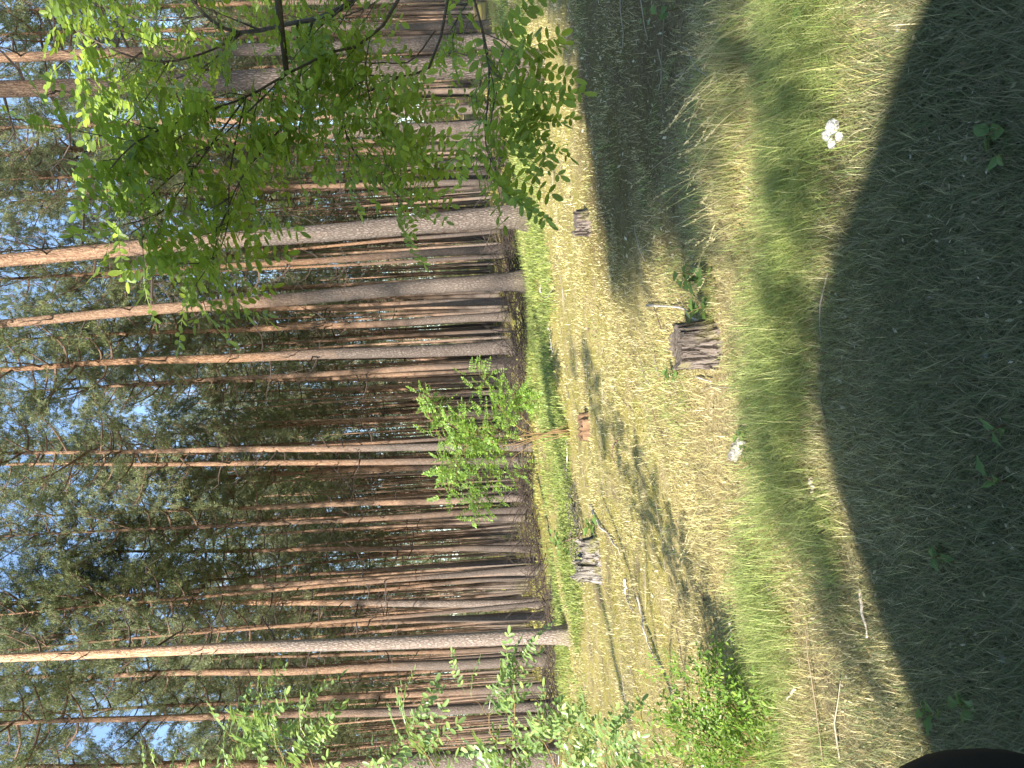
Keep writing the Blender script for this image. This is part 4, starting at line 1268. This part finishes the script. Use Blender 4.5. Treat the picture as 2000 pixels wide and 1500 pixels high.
def extrude(mb, prof, y0, y1, inset=0.0, mat=0):
    n = len(prof)
    v = [(x, y0, z) for x, z in prof] + [(x, y1, z) for x, z in prof]
    q = [(i, (i + 1) % n, n + (i + 1) % n, n + i) for i in range(n)]
    mb.add(v, q, mat)
    for o, yy in ((0, y0), (n, y1)):
        c = np.mean([(x, yy, z) for x, z in prof], 0)
        f = [((i + 1) % n, i, n) if o == 0 else (i, (i + 1) % n, n) for i in range(n)]
        mb.add([(x, yy, z) for x, z in prof] + [tuple(c)], f, mat)


mb = MB(); extrude(mb, low, YN, YF); bd = mb.build('body', M['paint'], car, smooth=False)
cab_low = [(-3.85, 1.115), (.55, 1.04)]
t = np.linspace(0, 1, 14)
# domed cabin: roof line used for the shadow on the verge
roof = curve_pts([(-3.75, 1.12, 0), (-3.35, 1.35, 0), (-2.66, 1.58, 0), (-2.15, 1.87, 0), (-1.7, 1.98, 0), (-1.25, 1.91, 0), (-.66, 1.69, 0), (-.12, 1.48, 0), (.62, 1.06, 0)], 26)
mb = MB()
n = len(roof)
secs = [(YN - .02, 0.0), (YN - .05, .55), (YN - .16, 1.0), (YF + .16, 1.0), (YF + .05, .55), (YF + .02, 0.0)]
base_z = 1.05
V = []
for (yy, s) in secs:
    V.append(np.stack([roof[:, 0], np.full(n, yy), base_z + (roof[:, 1] - base_z) * s], -1))
V = np.concatenate(V); i, j = np.meshgrid(np.arange(len(secs) - 1), np.arange(n - 1), indexing='ij'); q0 = (i * n + j).ravel()
mb.add(V, np.stack([q0, q0 + n, q0 + n + 1, q0 + 1], -1)); mb.build('cabin', M['paint'], car)


def window(x0, x1, y, name='window'):
    xs = np.linspace(x0, x1, 8); zt = np.interp(xs, roof[:, 0], roof[:, 1]); mb = MB()
    lo = np.stack([xs, np.full(8, y), np.full(8, 1.14)], -1); hi = np.stack([xs, np.full(8, y + (-.03 if y > -1 else .03)), base_z + (zt - base_z) * .52], -1)
    thick = np.array([0, -.012 if y > -1 else .012, 0])
    v = np.concatenate([lo, hi, lo + thick, hi + thick]); f = []
    for k in range(7):
        f += [(k, k + 1, 8 + k + 1, 8 + k), (16 + k, 24 + k, 24 + k + 1, 16 + k + 1)]
    mb.add(v, f); mb.build(name, M['glass'], car)


for yy in (YN + .004, YF - .004):
    window(-3.1, -2.35, yy); window(-2.28, -1.35, yy); window(-1.28, -.35, yy)
for x0 in (-3.05, .75):
    for yy, sg in ((YN, 1), (YF, -1)):
        wl = empty('wheel', (x0 + 1.6, yy + 1.0 - sg * .08, .33)); wl.parent = car
        mb = MB(); th = np.linspace(0, 2 * math.pi, 25)
        prof = [(.20, -.09), (.31, -.10), (.33, -.06), (.33, .06), (.31, .10), (.20, .09)]
        v = np.array([[(r * math.cos(a), y_, r * math.sin(a)) for a in th[:-1]] for r, y_ in prof]).reshape(-1, 3); i, j = np.meshgrid(np.arange(5), np.arange(24), indexing='ij')
        mb.add(v, np.stack([i * 24 + j, i * 24 + (j + 1) % 24, (i + 1) * 24 + (j + 1) % 24, (i + 1) * 24 + j], -1).reshape(-1, 4)); mb.build('tyre', M['rubber'], wl)
        mb = MB(); v = np.array([[(r * math.cos(a), y_ * sg, r * math.sin(a)) for a in th[:-1]] for r, y_ in ((.2, .09), (.17, .06), (.05, .085))]).reshape(-1, 3); i, j = np.meshgrid(np.arange(2), np.arange(24), indexing='ij')
        mb.add(v, np.stack([i * 24 + j, i * 24 + (j + 1) % 24, (i + 1) * 24 + (j + 1) % 24, (i + 1) * 24 + j], -1).reshape(-1, 4)); mb.build('rim', M['alloy'], wl)
# door mirror
mc = P(1930, 1542, .38); MRX = .105
mcx = mc + [-.1015, 0, -.030]
nu, nv = 40, 24
th = np.linspace(0, 2 * math.pi, nu, endpoint=False); la = np.linspace(-math.pi / 2, math.pi / 2, nv)
T, Lt = np.meshgrid(th, la, indexing='ij')


def se(c, p): return np.sign(c) * np.abs(c) ** p


V = np.stack([se(np.cos(T) * np.cos(Lt), .8) * .10, se(np.sin(T) * np.cos(Lt), .8) * .115, se(np.sin(Lt), .85) * .078], -1) + mcx
i, j = np.meshgrid(np.arange(nu), np.arange(nv - 1), indexing='ij')
mb = MB(); mb.add(V.reshape(-1, 3), np.stack([i * nv + j, ((i + 1) % nu) * nv + j, ((i + 1) % nu) * nv + j + 1, i * nv + j + 1], -1).reshape(-1, 4))
mir = mb.build('door_mirror', M['plastic'], car)
mb = MB(); tube(mb, [mcx + [0, -.08, -.05], mcx + [-.02, -.2, -.07], np.array([mcx[0] - .04, YN - .03, 1.06])], [.03, .028, .03], 8); mb.build('mirror_arm', M['plastic'], mir)
inv = Matrix.Translation((1.6, 1.0, 0))
for ch in car.children:
    if ch.name.split('.')[0] != 'wheel': ch.matrix_parent_inverse = inv
